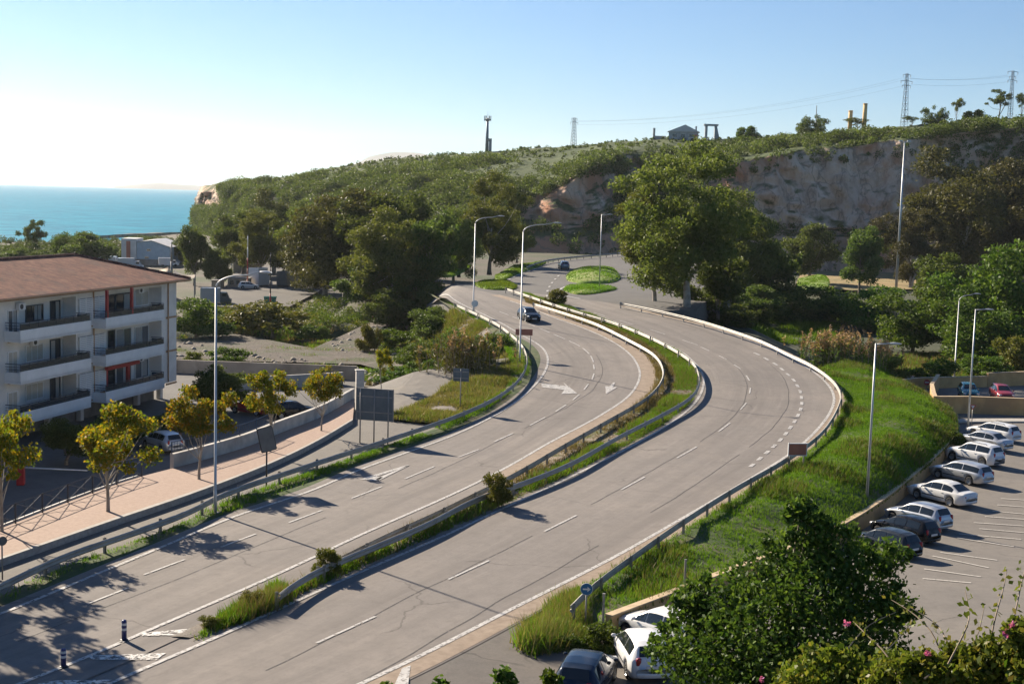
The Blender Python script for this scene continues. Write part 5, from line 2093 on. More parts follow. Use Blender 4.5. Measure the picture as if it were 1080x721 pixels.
    part('rear_bumper', MB().box((-hl + .035, 0, .40), (.12, wd(hl - .05) * 1.76, .17), 0, .04), M['trim'] if kind == 'suv' or trimdark else color, t, True)
    part('grille', MB().box((hl - .015, 0, .58), (.07, .8, .1), 0, .01), M['trim'], t)
    part('number_plate', MB().box((hl + .03, 0, .40), (.015, .52, .11)), M['plate'], t)
    part('number_plate', MB().box((-hl - .0 if kind != 'suv' else -hl, 0, .70), (.03, .52, .11)), M['plate'], t)
    ty, rm = wheel_meshes(rw)
    for c_ in wx:
        for s_ in (-1, 1):
            w_ = obj('wheel', ty, t, (c_, s_ * (Wd - .125), rw))
            obj('rim', rm, w_)
    if rails:
        for s_ in (-1, 1):
            part('roof_rail', MB().tube([(-1.4, s_ * .56, zt(-1.4) + .03), (-1.3, s_ * .56, zt(-1.3) + .08), (.1, s_ * .56, zt(.1) + .08), (.25, s_ * .56, zt(.25) + .02)], .022, 6), M['trim'], t)
    return t


PC = {'white': paint('car_white', (.72, .72, .71), 0, .3), 'silver': paint('car_silver', (.5, .51, .52), .55, .3), 'grey': paint('car_grey', (.26, .28, .3), .6, .3), 'black': paint('car_black', (.006, .007, .009), .1, .15),
      'navy': paint('car_navy', (.012, .025, .05), .2, .2), 'blue': paint('car_blue', (.03, .1, .2), .3, .22), 'teal': paint('car_teal', (.01, .14, .17), .3, .25), 'red': paint('car_red', (.28, .025, .035), .1, .3),
      'slate': paint('car_slate', (.03, .038, .047), .3, .2), 'ivory': paint('car_ivory', (.66, .655, .63), 0, .3)}

rowdir = None
def heading(p, q):
    return math.atan2(q.y - p.y, q.x - p.x)


def park(kind, col_, wheel_px, rz, label, group=None, side=1, **kw):
    """wheel_px: photo pixel of the rear near-side wheel's contact"""
    T = TYPES[kind]
    c_ = PLOT(*wheel_px)
    off = Vector((-T['wb'] / 2 + .06, side * (T['W'] / 2 - .1), 0))
    off.rotate(Matrix.Rotation(rz, 3, 'Z'))
    p = c_ - off
    p.z = lot_z(p.x, p.y)
    return car(kind, PC[col_], p, rz, label, 'car', group, **kw)


a_, b_ = PLOT(965, 525.5), PLOT(1001.5, 534.5)
HD = heading(b_, a_)
RG_ = 'cars parked in a row along the ochre wall'
park('suv', 'white', (1036, 491.5), HD, 'white off-roader with black bumpers parked third from the far end of the row', RG_, rails=True)
park('wagon', 'silver', (1022, 511.5), HD, 'silver estate car between the white off-roader and the white saloon', RG_)
park('sedan', 'ivory', (1001.5, 534), HD, 'white saloon with a boot, standing alone by a wide gap in the row', RG_)
park('hatch', 'silver', (977, 560), HD, 'silver hatchback beside the black car in the row', RG_)
park('hatch', 'black', (963, 574), HD, 'black hatchback squeezed between the silver and the slate cars', RG_)
park('hatch', 'slate', (942, 589), HD, 'dark slate car half hidden by the near tree at the row end', RG_)
park('sedan', 'silver', (1045, 475), HD, 'light silver saloon behind the white off-roader', RG_)
park('wagon', 'white', (1055, 466), HD, 'white estate car with roof rails furthest along the row', RG_, rails=True)
# cars glimpsed through the near tree
park('hatch', 'white', (862, 630), HD, 'white car glimpsed through the leaves of the near tree', RG_)
# near corner
c_ = PLOT(661.6, 715)
f_ = PLOT(648, 690.5)
hd2 = heading(c_, f_)
park('hatch', 'white', (661.6, 715), hd2, 'white hatchback seen from behind with a dark skylight at the bottom edge', side=1)
park('hatch', 'ivory', (708, 690), HD + .1, 'white car parked behind the leaves against the end of the ochre wall')
p = Vector((2.95, 45.6, lot_z(2.9, 45.6)))
car('hatch', PC['navy'], p, math.atan2(.95, .26), 'dark blue hatchback with a glossy roof at the bottom edge')
# upper lot
p = P(1021, 419, -1.95)
car('hatch', PC['teal'], p, R(-100), 'teal car parked behind the front ochre wall')
p = P(1056, 420.5, -1.95)
car('hatch', PC['red'], p, R(-95), 'dark red car parked behind the front ochre wall')
# moving cars
p = P(557.5, 338, 0)
car('hatch', PC['slate'], p, R(-72), 'dark car driving towards us on the left carriageway', name='car')
p = P(594.5, 283.5, 0)
car('wagon', PC['grey'], p, R(95), 'grey car driving away past the green roundabout', name='car')
# building lot
for (px, py, kd, cl, rz, lab) in [(172, 474, 'hatch', 'silver', 2.3, 'light car parked in the shade beneath the balconies'), (266, 436, 'hatch', 'red', 2.6, 'bright red car in the forecourt beyond the autumn trees'),
                                  (308, 440, 'wagon', 'black', .5, 'black estate car just behind the parapet wall'), (262, 304.5, 'hatch', 'white', .3, 'white car in the yard beside the slim red mast')]:
    p = P(px, py, -2.5)
    if py < 400:
        p = P(px, py, -2.68)
    car(kd, PC[cl], p, rz, lab)
# ================================================================== foliage materials
LM = {}
LM['euc'] = leafmat('eucalyptus_leaves', [(.064, .09, .02), (.1, .13, .03), (.145, .168, .046), (.2, .205, .065)], .48, clump=.6, clump_scale=.4)
LM['eucbrown'] = leafmat('brown_olive_leaves', [(.045, .05, .015), (.07, .074, .021), (.105, .1, .03), (.15, .135, .045)], .38, clump=.6, clump_scale=.4)
LM['dark'] = leafmat('dark_leaves', [(.046, .076, .018), (.072, .108, .025), (.105, .138, .034), (.15, .17, .046)], .48, clump=.6, clump_scale=.4)
LM['green'] = leafmat('green_leaves', [(.042, .082, .012), (.068, .12, .017), (.1, .155, .025), (.145, .19, .038)], .42, clump_scale=.6)
LM['autumn'] = leafmat('autumn_leaves', [(.06, .105, .012), (.095, .145, .014), (.15, .185, .016), (.25, .225, .016), (.38, .24, .016), (.4, .18, .018)], .5, clump=.5, clump_scale=.9)
LM['scrub'] = leafmat('scrub_leaves', [(.042, .07, .015), (.065, .098, .02), (.1, .125, .03), (.14, .145, .045)], .38, clump=.6, clump_scale=.06)
LM['yellowgreen'] = leafmat('yellow_green_leaves', [(.07, .09, .015), (.11, .13, .02), (.16, .16, .03), (.19, .17, .05)], .35, clump_scale=.5)
LM['grass'] = leafmat('grass_blades', [(.06, .125, .009), (.09, .175, .012), (.135, .215, .018), (.19, .235, .035)], .5, clump=.6, clump_scale=.35)
LM['drygrass'] = leafmat('dry_grass_blades', [(.12, .13, .03), (.18, .16, .05), (.24, .19, .08), (.2, .17, .06)], .35, clump=.6, clump_scale=.5)
LM['reed'] = leafmat('reed_plumes', [(.24, .13, .08), (.34, .2, .12), (.44, .29, .18)], .3)
LM['glossy'] = leafmat('glossy_leaves', [(.026, .054, .011), (.048, .09, .016), (.085, .135, .024), (.145, .2, .04)], .42, .5, clump=.4, clump_scale=.8)
LM['vine'] = leafmat('vine_leaves', [(.065, .09, .014), (.11, .14, .02), (.165, .19, .03), (.18, .14, .035)], .45, .4, clump=.3, clump_scale=1.5)
LM['bright'] = leafmat('bright_leaves', [(.04, .09, .012), (.08, .15, .02), (.15, .24, .03)], .45, .3)
LM['petal'] = leafmat('pink_petals', [(.5, .09, .35), (.6, .14, .42), (.65, .25, .5)], .4)
M['bark'] = nmat('bark', (.12, .095, .07), (.24, .2, .155), 3, .95, .5, .03)
M['palebark'] = nmat('pale_bark', (.24, .2, .16), (.4, .36, .3), 1.5, .9, .3, .03)
M['twig'] = nmat('dry_twig', (.2, .15, .1), (.3, .24, .17), 4, .9)


def envelope(seed, top=1.0, lobes=.28):
    r_ = np.random.default_rng(seed)
    ax = r_.normal(size=(6, 3))
    ax /= np.linalg.norm(ax, axis=1)[:, None]
    amp = r_.uniform(-lobes, lobes, 6)

    def env(d):
        e = 1.0
        for a, w_ in zip(ax, amp):
            e += w_ * max(0.0, float(np.dot(a, d))) ** 2
        return max(.5, e)
    return env


VAR = {}


def make_variant(key, w, h, z0f, nclump, rc, nleaf, size, lm, seed, bark='bark', trunk_r=.3, aspect=.5, flat=.75, droop=.25, shell=.55, multi=1, lobes=.3, open_=1.0):
    """returns (trunk mesh, crown mesh, w, h); crown spans z0f*h .. h"""
    cz = h * (z0f + 1) / 2
    rz_ = h * (1 - z0f) / 2
    rx = w / 2
    env = envelope(seed, lobes=lobes)
    cl = clumps(nclump, env, rc * .7, rc * 1.25, seed + 1, shell)
    sc = np.array([rx * .86, rx * .86, rz_ * .9])
    if z0f < .03:
        rq = np.random.default_rng(seed + 9)
        for q in range(nclump // 2):
            a = rq.uniform(0, 2 * PI)
            e = rq.uniform(.35, .85)
            cl.append((np.array([math.cos(a) * e, math.sin(a) * e, -.72 + .25 * rq.random()]), rc * rq.uniform(.8, 1.1)))
    cl = [(c * sc + np.array([0, 0, cz]), r_ * min(rx, rz_)) for c, r_ in cl]
    pts = cloud_points(cl, nleaf, seed + 2, flat)
    pts = pts[pts[:, 2] > h * z0f * .7 + .05]
    crown = leaf_mesh(key + '_crown', pts, size, LM[lm], aspect, droop)
    tm = MB()
    r_ = random.Random(seed)
    for s_ in range(multi):
        a = r_.uniform(0, 6.28)
        lean = .06 * w if multi == 1 else .16 * w
        tops = Vector((math.cos(a) * lean, math.sin(a) * lean, cz * .95))
        bx = Vector((math.cos(a), math.sin(a), 0)) * (0 if multi == 1 else trunk_r * 1.2)
        mid = bx.lerp(tops, .5) + Vector((r_.uniform(-.03, .03) * w, r_.uniform(-.03, .03) * w, 0))
        path = catmull([bx + Vector((0, 0, -.4)), bx + Vector((0, 0, .1 * h)), mid, tops], None)
        path = resample(path, n=9)
        tr = trunk_r / multi ** .5
        tm.tube(path, [tr * (1.25 if i == 0 else 1) * (1 - .75 * i / 8) for i in range(9)], 9)
        picks = [cl[i] for i in r_.sample(range(len(cl)), min(len(cl), max(3, 16 // multi)))]
        for c, rad in picks:
            c = Vector(c)
            i = r_.choice([3, 4, 5, 6, 7])
            st = path[i]
            q = st.lerp(c, .5) + Vector((0, 0, -.08 * (c - st).length + r_.uniform(-.2, .2)))
            lp = resample(catmull([st, q, c], None), n=6)
            tm.tube(lp, [tr * .42 * (1 - .8 * j / 5) * (1 - i / 14) for j in range(6)], 5)
    VAR[key] = (tm.mesh(key + '_trunk', M[bark], True), crown, w, h)


for s_ in range(3):
    make_variant(f'euc{s_}', 18, 20, .05, 66, .21, 34000, .5, 'euc', 100 + s_ * 7, 'palebark', .5, .42, .72, .7, .55, lobes=.65)
    make_variant(f'brown{s_}', 18, 20, .08, 66, .22, 34000, .52, 'eucbrown', 140 + s_ * 7, 'palebark', .5, .42, .72, .6, .55, multi=2, lobes=.65)
    make_variant(f'dark{s_}', 12, 13, .06, 40, .25, 17000, .44, 'dark', 180 + s_ * 7, 'bark', .32, .5, .75, .3, .55, lobes=.6)
    make_variant(f'green{s_}', 9, 8, .02, 34, .3, 12000, .36, 'green', 220 + s_ * 7, 'bark', .2, .5, .75, .2, .5, multi=3)
    make_variant(f'bush{s_}', 4.5, 3.2, .0, 24, .32, 5200, .24, 'green', 260 + s_ * 7, 'bark', .07, .5, .8, .1, .5, multi=4)
    make_variant(f'ybush{s_}', 4.5, 3.2, .0, 24, .32, 5200, .24, 'yellowgreen', 290 + s_ * 7, 'bark', .07, .5, .8, .1, .5, multi=4)
for s_ in range(5):
    make_variant(f'street{s_}', 5.2 + .3 * (s_ % 3), 5.6, .3 + .03 * (s_ % 3), 26 + 5 * (s_ % 4), .27, 5200, .18, 'autumn', 320 + s_ * 7, 'palebark', .11, .75, .75, .2, .5, lobes=.6)
make_variant('pine0', 9, 9, .25, 22, .2, 4200, .3, 'dark', 401, 'bark', .2, .4, .6, .1, .45, lobes=.6)
make_variant('thin0', 4, 7, .35, 16, .25, 1500, .3, 'euc', 411, 'palebark', .1, .4, .8, .2, .4, lobes=.6)
make_variant('dome0', 9, 4.8, .0, 44, .3, 7000, .3, 'dark', 431, 'bark', .14, .5, .8, .2, .5, multi=3, lobes=.2)
make_variant('ridge0', 7, 6, .25, 24, .24, 4200, .32, 'dark', 421, 'bark', .18, .5, .8, .2, .5, lobes=.5)

SNAME = {'euc': 'eucalyptus_tree', 'brown': 'olive_brown_tree', 'dark': 'dark_tree', 'green': 'leafy_tree', 'bush': 'bush', 'ybush': 'bush', 'street': 'street_tree', 'pine': 'pine_tree', 'thin': 'slender_tree', 'ridge': 'ridge_tree', 'dome': 'ridge_tree'}


def plant(var, base, w, h, label, group=None, rz=None, cat=None):
    tm, cm, w0, h0 = VAR[var]
    key = var.rstrip('0123456789')
    nm = SNAME[key]
    t = thing(nm, label, cat or ('bush' if 'bush' in key else 'tree'), base, random.uniform(0, 6.28) if rz is None else rz, group)
    kx = 1.0 if key == 'street' else 1.2
    t.scale = (w * kx / w0, w * kx / w0, h / h0)
    bush = 'bush' in key
    obj('stems' if bush else 'trunk', tm, t)
    obj('foliage' if bush else 'crown', cm, t)
    return t


def plant_px(var, bx, by, z, wpx, ytop, label, group=None, rz=None):
    b = P(bx, by, z)
    return plant(var, b, wpx * mpp(b) * 1.04, top_h(b, ytop) * 1.03, label, group, rz)


G_E = 'large trees along the foot of the hill'
# right of the roads
plant_px('euc0', 724, 328, -.6, 132, 168, 'huge olive eucalyptus standing inside the bend beyond the right carriageway', G_E, .6)
plant_px('euc1', 690, 322, -.6, 75, 205, 'left shoulder of foliage: smaller eucalyptus hanging over the road end', G_E, 2.0)
for args in [('euc2', 775, 335, -3.5, 86, 205, 'olive tree tucked behind the right flank of the huge eucalyptus'),
             ('dark0', 757, 345, -3.5, 78, 262, 'dark low tree under the huge eucalyptus'),
             ('dark1', 806, 340, -4, 66, 238, 'dark tree right of the huge eucalyptus, above the stream'),
             ('dark2', 853, 300, -3, 58, 229, 'round dark green tree standing alone before the quarried cliff'),
             ('dark0', 906, 312, -3, 52, 234, 'upright dark tree left of the tall lighting mast'),
             ('thin0', 921, 300, -3, 40, 240, 'half bare pale tree just behind the upright dark tree'),
             ('brown0', 1000, 300, -3, 128, 166, 'broad brown-olive tree right of the tall lighting mast'),
             ('brown1', 1068, 300, -3, 110, 160, 'brown-olive tree cut by the right edge of the photo'),
             ('brown2', 960, 305, -3, 60, 220, 'small brown-olive tree at the foot of the lighting mast'),
             ('green0', 1060, 372, -3, 105, 258, 'large green bushy tree above the rear ochre wall at the right edge'),
             ('green1', 1005, 372, -3, 86, 292, 'green bushy tree between the two lamps of the upper car park'),
             ('dark1', 1035, 345, -3, 88, 268, 'dark bushy tree beneath the brown-olive trees'),
             ('green2', 962, 372, -3, 76, 304, 'green bushy tree nearest the tall cane reeds'),
             ('green0', 925, 352, -3.5, 66, 303, 'bright green thicket tree below the tall lighting mast'),
             ('green1', 880, 345, -3.8, 72, 304, 'bright green thicket in front of the dry field'),
             ('green2', 838, 345, -4, 62, 302, 'green thicket beside the stream wall'),
             ('dark1', 768, 352, -4.5, 60, 316, 'dark shrub in the stream bed nearest the white guard rail'),
             ('green1', 1030, 384, -2.8, 90, 318, 'green bushy tree just above the higher rear ochre wall'),
             ('dark0', 985, 350, -3, 80, 262, 'dark bushy tree directly right of the lighting mast foot'),
             ('dark2', 795, 350, -4.2, 64, 296, 'dark shrub mass just behind the white guard rail'),
             ('dark1', 735, 338, -3.5, 50, 292, 'dark shrub at the guard rail below the huge eucalyptus')]:
    plant_px(*args, group=None)
# left of the roads
for args in [('dark0', 205, 300, -3, 40, 234, 'dark tree by the shore right of the sails'),
             ('dark1', 229, 302, -3, 30, 258, 'small dark tree behind the white roofed van'),
             ('dark2', 256, 292, -3.2, 56, 214, 'dark tree behind the sandstone front, below the headland'),
             ('brown0', 288, 290, -3, 60, 206, 'brownish tree behind the two masts'),
             ('euc1', 322, 306, -3, 62, 218, 'olive tree behind the box truck'),
             ('brown1', 362, 322, -3, 112, 192, 'tallest dark olive tree of the left wood'),
             ('euc2', 409, 337, -3, 96, 222, 'light olive tree with visible pale limbs above the dirt track'),
             ('dark0', 392, 330, -3, 70, 268, 'dark undergrowth tree below the light olive tree'),
             ('dark1', 452, 312, -3, 62, 206, 'dark tree right of the light olive tree'),
             ('euc0', 516, 288, -1.5, 68, 195, 'olive tree with bare trunks behind the bridge lamp'),
             ('dark2', 484, 290, -2, 52, 214, 'dark tree left of the bridge lamp'),
             ('dark0', 424, 290, -3, 70, 196, 'dark tree of the wood behind the light olive tree'),
             ('dark1', 335, 285, -3, 60, 200, 'dark tree at the back of the left wood'),
             ('dark2', 545, 276, -2, 36, 232, 'small dark tree at the junction lawn'),
             ('dark0', 455, 345, -4.5, 50, 298, 'dark shrub tree in the stream bed left of the bridge'),
             ('euc1', 272, 300, -3, 56, 224, 'olive tree rising just left of the box truck'),
             ('dark1', 308, 294, -3, 66, 206, 'dark tree of the wood above the dark lorry'),
             ('dark2', 396, 300, -3, 80, 194, 'dark tree filling the gap behind the two tallest trees of the left wood'),
             ('dark0', 240, 286, -3, 46, 226, 'dark tree against the headland rock behind the white mast'),
             ('euc2', 478, 300, -2.5, 50, 222, 'olive tree between the dark trees left of the bridge lamp'),
             ('brown2', 345, 312, -3, 76, 236, 'brownish olive tree low in front of the left wood'),
             ('dark1', 438, 322, -3.6, 52, 262, 'dark tree at the stream just before the bridge'),
             ('dark0', 452, 374, -4.5, 60, 322, 'dark round shrub tree below the stream bridge, left of the reeds'),
             ('green1', 478, 384, -3.6, 44, 346, 'mid green shrub between the stream bridge and the reeds'),
             ('dark2', 408, 352, -4, 50, 300, 'dark bushy tree under the left crown of the light olive tree'),
             ('green0', 440, 388, -3.2, 46, 360, 'green shrub at the end of the dirt track before the boundary wall'),
             ('dark1', 470, 352, -5, 34, 318, 'dark shrub hanging at the culvert mouth beside the bridge rail'),
             ('dark2', 430, 352, -4.5, 56, 312, 'dark shrub tree filling the ditch by the dirt track')]:
    plant_px(*args, group=None)
G_S = 'autumn street trees along the pink pavement'
for args in [('street0', 114, 539, .1, 104, 428, 'yellow-green street tree nearest the red boom barrier'),
             ('street1', 210, 505, .1, 84, 402, 'street tree with turning leaves just left of the tall lamp pole'),
             ('street2', 285, 476, .1, 68, 390, 'orange-tinged street tree behind the tilted dark panel'),
             ('street3', 339, 454, .1, 50, 383, 'orange-yellow street tree beside the parapet wall end'),
             ('street4', 402, 412, -.1, 30, 366, 'small orange street tree behind the large road sign'),
             ('street3', 2, 560, .1, 92, 424, 'yellow street tree cut by the left edge of the photo')]:
    plant_px(*args, group=G_S)
for x, y, w_, h_, lab in ((-28.5, 61.0, 6.9, 10.0, 'bare-branched street tree just outside the left edge'), (-26.6, 55.2, 8.2, 10.6, 'tall street tree outside the bottom left corner'), (-31.5, 57.5, 9.0, 13.5, 'tallest street tree outside the bottom left corner')):
    plant('street1' if w_ < 7 else 'street2', Vector((x, y, 0)), w_, h_, lab, G_S)
for args in [('dark1', 228, 436, -2.6, 62, 378, 'dark green tree at the corner of the apartment block'),
             ('dark2', 190, 462, -2.5, 60, 424, 'dark shrubbery under the lowest right balcony'),
             ('dark0', 70, 490, -2.5, 70, 440, 'dark shrubbery under the lowest left balcony'),
             ('dark1', 128, 470, -2.5, 60, 430, 'dark shrub between the two balcony stacks')]:
    plant_px(*args)
# shoreline trees
for args in [('pine0', 36, 283, -4, 38, 222, 'tall seaside pine with an open crown behind the tiled roof'), ('dark2', 92, 290, -4, 52, 240, 'rounded dark tree left of the warehouse'),
             ('green0', 66, 286, -4, 34, 246, 'small green tree between the pine and the rounded dark tree'), ('dark1', 8, 286, -4, 44, 256, 'low dark tree cut by the left edge behind the roof'),
             ('dark0', 50, 290, -4, 40, 262, 'dark shrub below the seaside pine'), ('green1', 112, 276, -4, 24, 253, 'small green tree touching the left side of the warehouse'),
             ('green2', 20, 284, -4, 44, 258, 'low green tree between the left edge and the seaside pine'), ('dark2', 193, 282, -4, 26, 247, 'dark bushy tree behind the long white shed')]:
    plant_px(*args)
# bushes of the waste ground
for args in [('green0', 208, 356, -3, 70, 316, 'green thicket right beside the white facade corner'), ('ybush0', 288, 352, -3, 92, 314, 'yellow-green thicket in the middle of the waste ground'),
             ('ybush1', 262, 345, -3, 40, 322, 'pale yellow-green bush beside the lamp pole'), ('bush0', 330, 358, -3, 40, 340, 'low bush at the bend of the dirt track'),
             ('ybush2', 386, 372, -3, 26, 338, 'upright yellow-green bush at the dirt track'), ('bush1', 420, 372, -3.4, 44, 345, 'green bush below the light olive tree'),
             ('ybush0', 204, 385, -3, 20, 369, 'small dry bush above the boundary wall, left of the lamp'), ('bush2', 240, 384, -3, 40, 364, 'wispy green bush above the boundary wall, right of the lamp'),
             ('bush1', 415, 404, -2.6, 46, 386, 'low green bush behind the small orange tree'), ('bush2', 455, 400, -2.2, 44, 378, 'low green bush left of the reeds'),
             ('bush0', 528, 378, -1.5, 42, 346, 'dense green bush right of the reeds, under the bridge side'), ('bush1', 508, 392, -1.2, 36, 352, 'green bush among the reeds'),
             ('bush0', 1040, 398, -2.4, 60, 370, 'bright low bush on top of the rear ochre wall'), ('bush1', 985, 404, -2.2, 46, 376, 'low bush on the rear wall beside the no-entry sign'), ('ybush1', 1070, 392, -2.4, 46, 352, 'tall pale green bush at the right edge above the rear wall'),
             ('ybush2', 940, 400, -2.2, 50, 372, 'pale bush at the crest of the grassy bank'), ('bush2', 905, 398, -2.2, 40, 374, 'small bush between the reeds and the bank crest'),
             ('bush0', 1006, 470, -1.6, 22, 452, 'dark little bush at the end of the ochre wall by the lamp')]:
    plant_px(*args)
# median plants
b = P(526, 533, .1)
plant('ybush1', b, 34 * mpp(b), top_h(b, 494), 'leafy bush growing through the median rails halfway along', rz=1.0)
b = P(345, 606, .1)
plant('ybush2', b, 30 * mpp(b), top_h(b, 573), 'small leafy bush at the near end of the median rail', rz=.2)
b = P(497, 322, .1)
plant('ybush0', P(585, 322, .05), 26 * mpp(P(585, 322, 0)), top_h(P(585, 322, .05), 302), 'thin pale bush on the far tip of the median')
# ridge trees
for px, D, wpx, yt, var, lab in [(787, 470, 32, 130, 'bush0', 'wide low tree on the ridge right of the stone gateway'), (855, 462, 42, 121, 'dome0', 'rounded dark tree behind the thin pole on the ridge'),
                                 (905, 458, 30, 121, 'thin0', 'straggly tree behind the yellow pillars'), (960, 452, 20, 120, 'thin0', 'thin tree at the foot of the tall pylon'),
                                 (983, 450, 30, 111, 'dome0', 'rounded tree on the ridge right of the tall pylon'), (1007, 448, 15, 97, 'thin0', 'slender upright tree on the ridge'),
                                 (1030, 447, 34, 113, 'bush0', 'dense low tree on the ridge before the slim pylon'), (1051, 447, 40, 87, 'pine0', 'tall open-crowned tree left of the slim pylon'),
                                 (1078, 446, 16, 92, 'thin0', 'bare thin tree at the right end of the ridge'), (549, 520, 12, 153, 'bush0', 'single small bush on the skyline beside the telecom mast')]:
    b = ridge(px)
    hh_ = top_h(b, yt)
    b.z -= .12 * hh_ + .3
    plant(var, b, wpx * mpp(b) * .9, hh_ * 1.14 + .3, lab)


# ================================================================== stuff: scrub, grasses, reeds
def hill_scrub():
    r_ = np.random.default_rng(5)
    cen, rad = [], []
    n = 0
    while n < 7900:
        i, j = int(r_.integers(2, NX - 2)), int(r_.integers(0, 104))
        p = hrows[i][j]
        px = PJ(p)[0]
        if px > 1180 or px < 230 and j > 16 or px < 240 and 20 < j < 70:
            continue
        nz = noise.noise(Vector((p.x * .035, p.y * .035, p.z * .03)))
        left = px < 545
        if j < 20:
            ok = left or r_.random() < .25
        elif j < 66:                                   # the steep band: wooded on the left, bare rock in the quarry
            ok = (left and nz > -.42) or (650 < px < 735 and nz > -.25) or (nz > .3 and px > 735) or (j > 56 and r_.random() < .35)
        elif j < 92:
            ok = nz > -.14 or r_.random() < (.4 if left else .22)
        else:
            ok = nz > -.15
        if not ok:
            continue
        if j >= 84:
            r0 = r_.uniform(.35, 1.1)
        elif j >= 66:
            r0 = r_.uniform(.6, 2.6) * (1.35 if nz > .15 else .7)
        elif left:
            r0 = r_.choice([r_.uniform(1.2, 2.4), r_.uniform(2.6, 4.6)])
        else:
            r0 = r_.uniform(1.0, 2.6) if px < 760 else r_.uniform(.6, 1.7)
        cen.append((p.x, p.y - .3 * r0, p.z + .45 * r0))
        rad.append(r0)
        n += 1
    cen, rad = np.array(cen), np.array(rad)
    kind = r_.choice(3, len(cen), p=[.45, .35, .2])
    for q, (lm, nm) in enumerate((('scrub', 'hillside_scrub'), ('dark', 'hillside_thicket'), ('euc', 'hillside_olive_scrub'))):
        c_, d_ = cen[kind == q], rad[kind == q]
        k_ = np.clip((d_ ** 2 * 28).astype(int), 26, 300)
        idx = np.repeat(np.arange(len(c_)), k_)
        d = r_.normal(size=(len(idx), 3))
        d /= np.linalg.norm(d, axis=1)[:, None]
        d[:, 2] = d[:, 2] * .8
        pts = c_[idx] + d * (d_[idx] * r_.random(len(idx)) ** .3)[:, None]
        struct(nm, leaf_mesh(nm, pts, .62, LM[lm], .6, .1), None, kind='stuff')


hill_scrub()


def blades(name, rows, n, h0, h1, wd, lm, seed, gate=None, tuft=4, lean=.35):
    """grass blades (one triangle each) scattered over a grid of rows"""
    r_ = np.random.default_rng(seed)
    A = np.array([[tuple(p) for p in row] for row in rows])
    ni, nj = A.shape[0] - 1, A.shape[1] - 1
    e1_ = np.linalg.norm(A[1:, :-1] - A[:-1, :-1], axis=2) * np.linalg.norm(A[:-1, 1:] - A[:-1, :-1], axis=2)
    pr_ = e1_.ravel() / e1_.sum()
    pk = r_.choice(ni * nj, n, p=pr_)
    i, j = pk // nj, pk % nj
    u_, v_ = r_.random((n, 1)), r_.random((n, 1))
    p = A[i, j] * (1 - u_) * (1 - v_) + A[i + 1, j] * u_ * (1 - v_) + A[i, j + 1] * (1 - u_) * v_ + A[i + 1, j + 1] * u_ * v_
    hs = r_.uniform(h0, h1, n)
    nz = np.array([noise.noise(Vector((a[0] * .22, a[1] * .22, 4.0))) for a in p])
    hs = hs * np.clip(1 + nz * 1.3, .35, 2.2)
    if gate is not None:
        kp = nz > gate
        p, hs, nz = p[kp], hs[kp], nz[kp]
    p = np.repeat(p, tuft, 0)
    hs = np.repeat(hs, tuft) * r_.uniform(.6, 1.2, len(p))
    m_ = len(p)
    p = p + np.concatenate([r_.normal(size=(m_, 2)) * h1 * .28, np.zeros((m_, 1))], 1)
    a = r_.uniform(0, 2 * PI, m_)
    side = np.stack([np.cos(a), np.sin(a), np.zeros(m_)], 1) * wd * .5
    tip = p + np.concatenate([r_.normal(size=(m_, 2)) * lean * hs[:, None], hs[:, None]], 1)
    V = np.stack([p - side - [0, 0, .05], p + side - [0, 0, .05], tip], 1).reshape(-1, 3)
    return struct(name, raw_mesh(name, V, np.arange(m_ * 3), 3, LM[lm]), None, kind='stuff')


blades('bank_grass', bank_rows, 60000, .08, .26, .05, 'grass', 21, None, 4)
blades('bank_dry_grass', bank_rows, 12000, .1, .36, .045, 'drygrass', 28, .1, 4)
blades('bank_weeds', bank_rows, 9000, .16, .42, .07, 'green', 22, .12, 4)
blades('verge_grass', [r__[1:] for r__ in verge_rows[:175]], 14000, .08, .24, .05, 'grass', 23, -.3, 4)
blades('median_grass', med_rows, 16000, .1, .34, .05, 'drygrass', 24, None, 4)
blades('median_green_grass', [r__[3:] for r__ in med_rows], 20000, .1, .36, .05, 'grass', 25, -.45, 4)
blades('gravel_bank_grass', gb, 20000, .12, .42, .06, 'drygrass', 26, -.32, 4)
blades('gravel_bank_green', gb, 9000, .12, .42, .06, 'grass', 27, -.1, 4)
for i, r__ in enumerate(isl):
    blades('lawn_grass', [q + [q[0]] for q in r__], 2600, .1, .25, .1, 'grass', 30 + i, None, 3)
# clump of tall dry and green grass at the nose of the median
c_ = P(243, 645, 0)
nose = loft([P(197, 664, .03), P(232, 648, .03), P(262, 632, .03), P(294, 616, .03)], [P(214, 667, .03), P(250, 656, .03), P(278, 645, .03), P(303, 634, .03)], 20, 6, .1)
blades('nose_grass', nose, 1500, .12, .5, .05, 'grass', 40, -.12, 6, .4)
blades('nose_dry_grass', nose, 1300, .2, .75, .035, 'drygrass', 41, .0, 5, .35)
sheet('median_nose', loft([P(180, 671, .02), P(232, 647, .02), P(262, 633, .02), P(296, 617, .02)], [P(200, 672, .02), P(252, 657, .02), P(280, 645, .02), P(305, 634, .02)], 20, 4, .03), M['gravel'])
for (bx, by, wpx, yt, var, lab) in [(268, 641, 34, 621, 'ybush2', 'low green weed in the grass clump by the rail end'), (222, 661, 26, 648, 'ybush1', 'low yellow-green weed at the tip of the grass clump')]:
    b = P(bx, by, .02)
    plant(var, b, wpx * mpp(b), top_h(b, yt), lab)
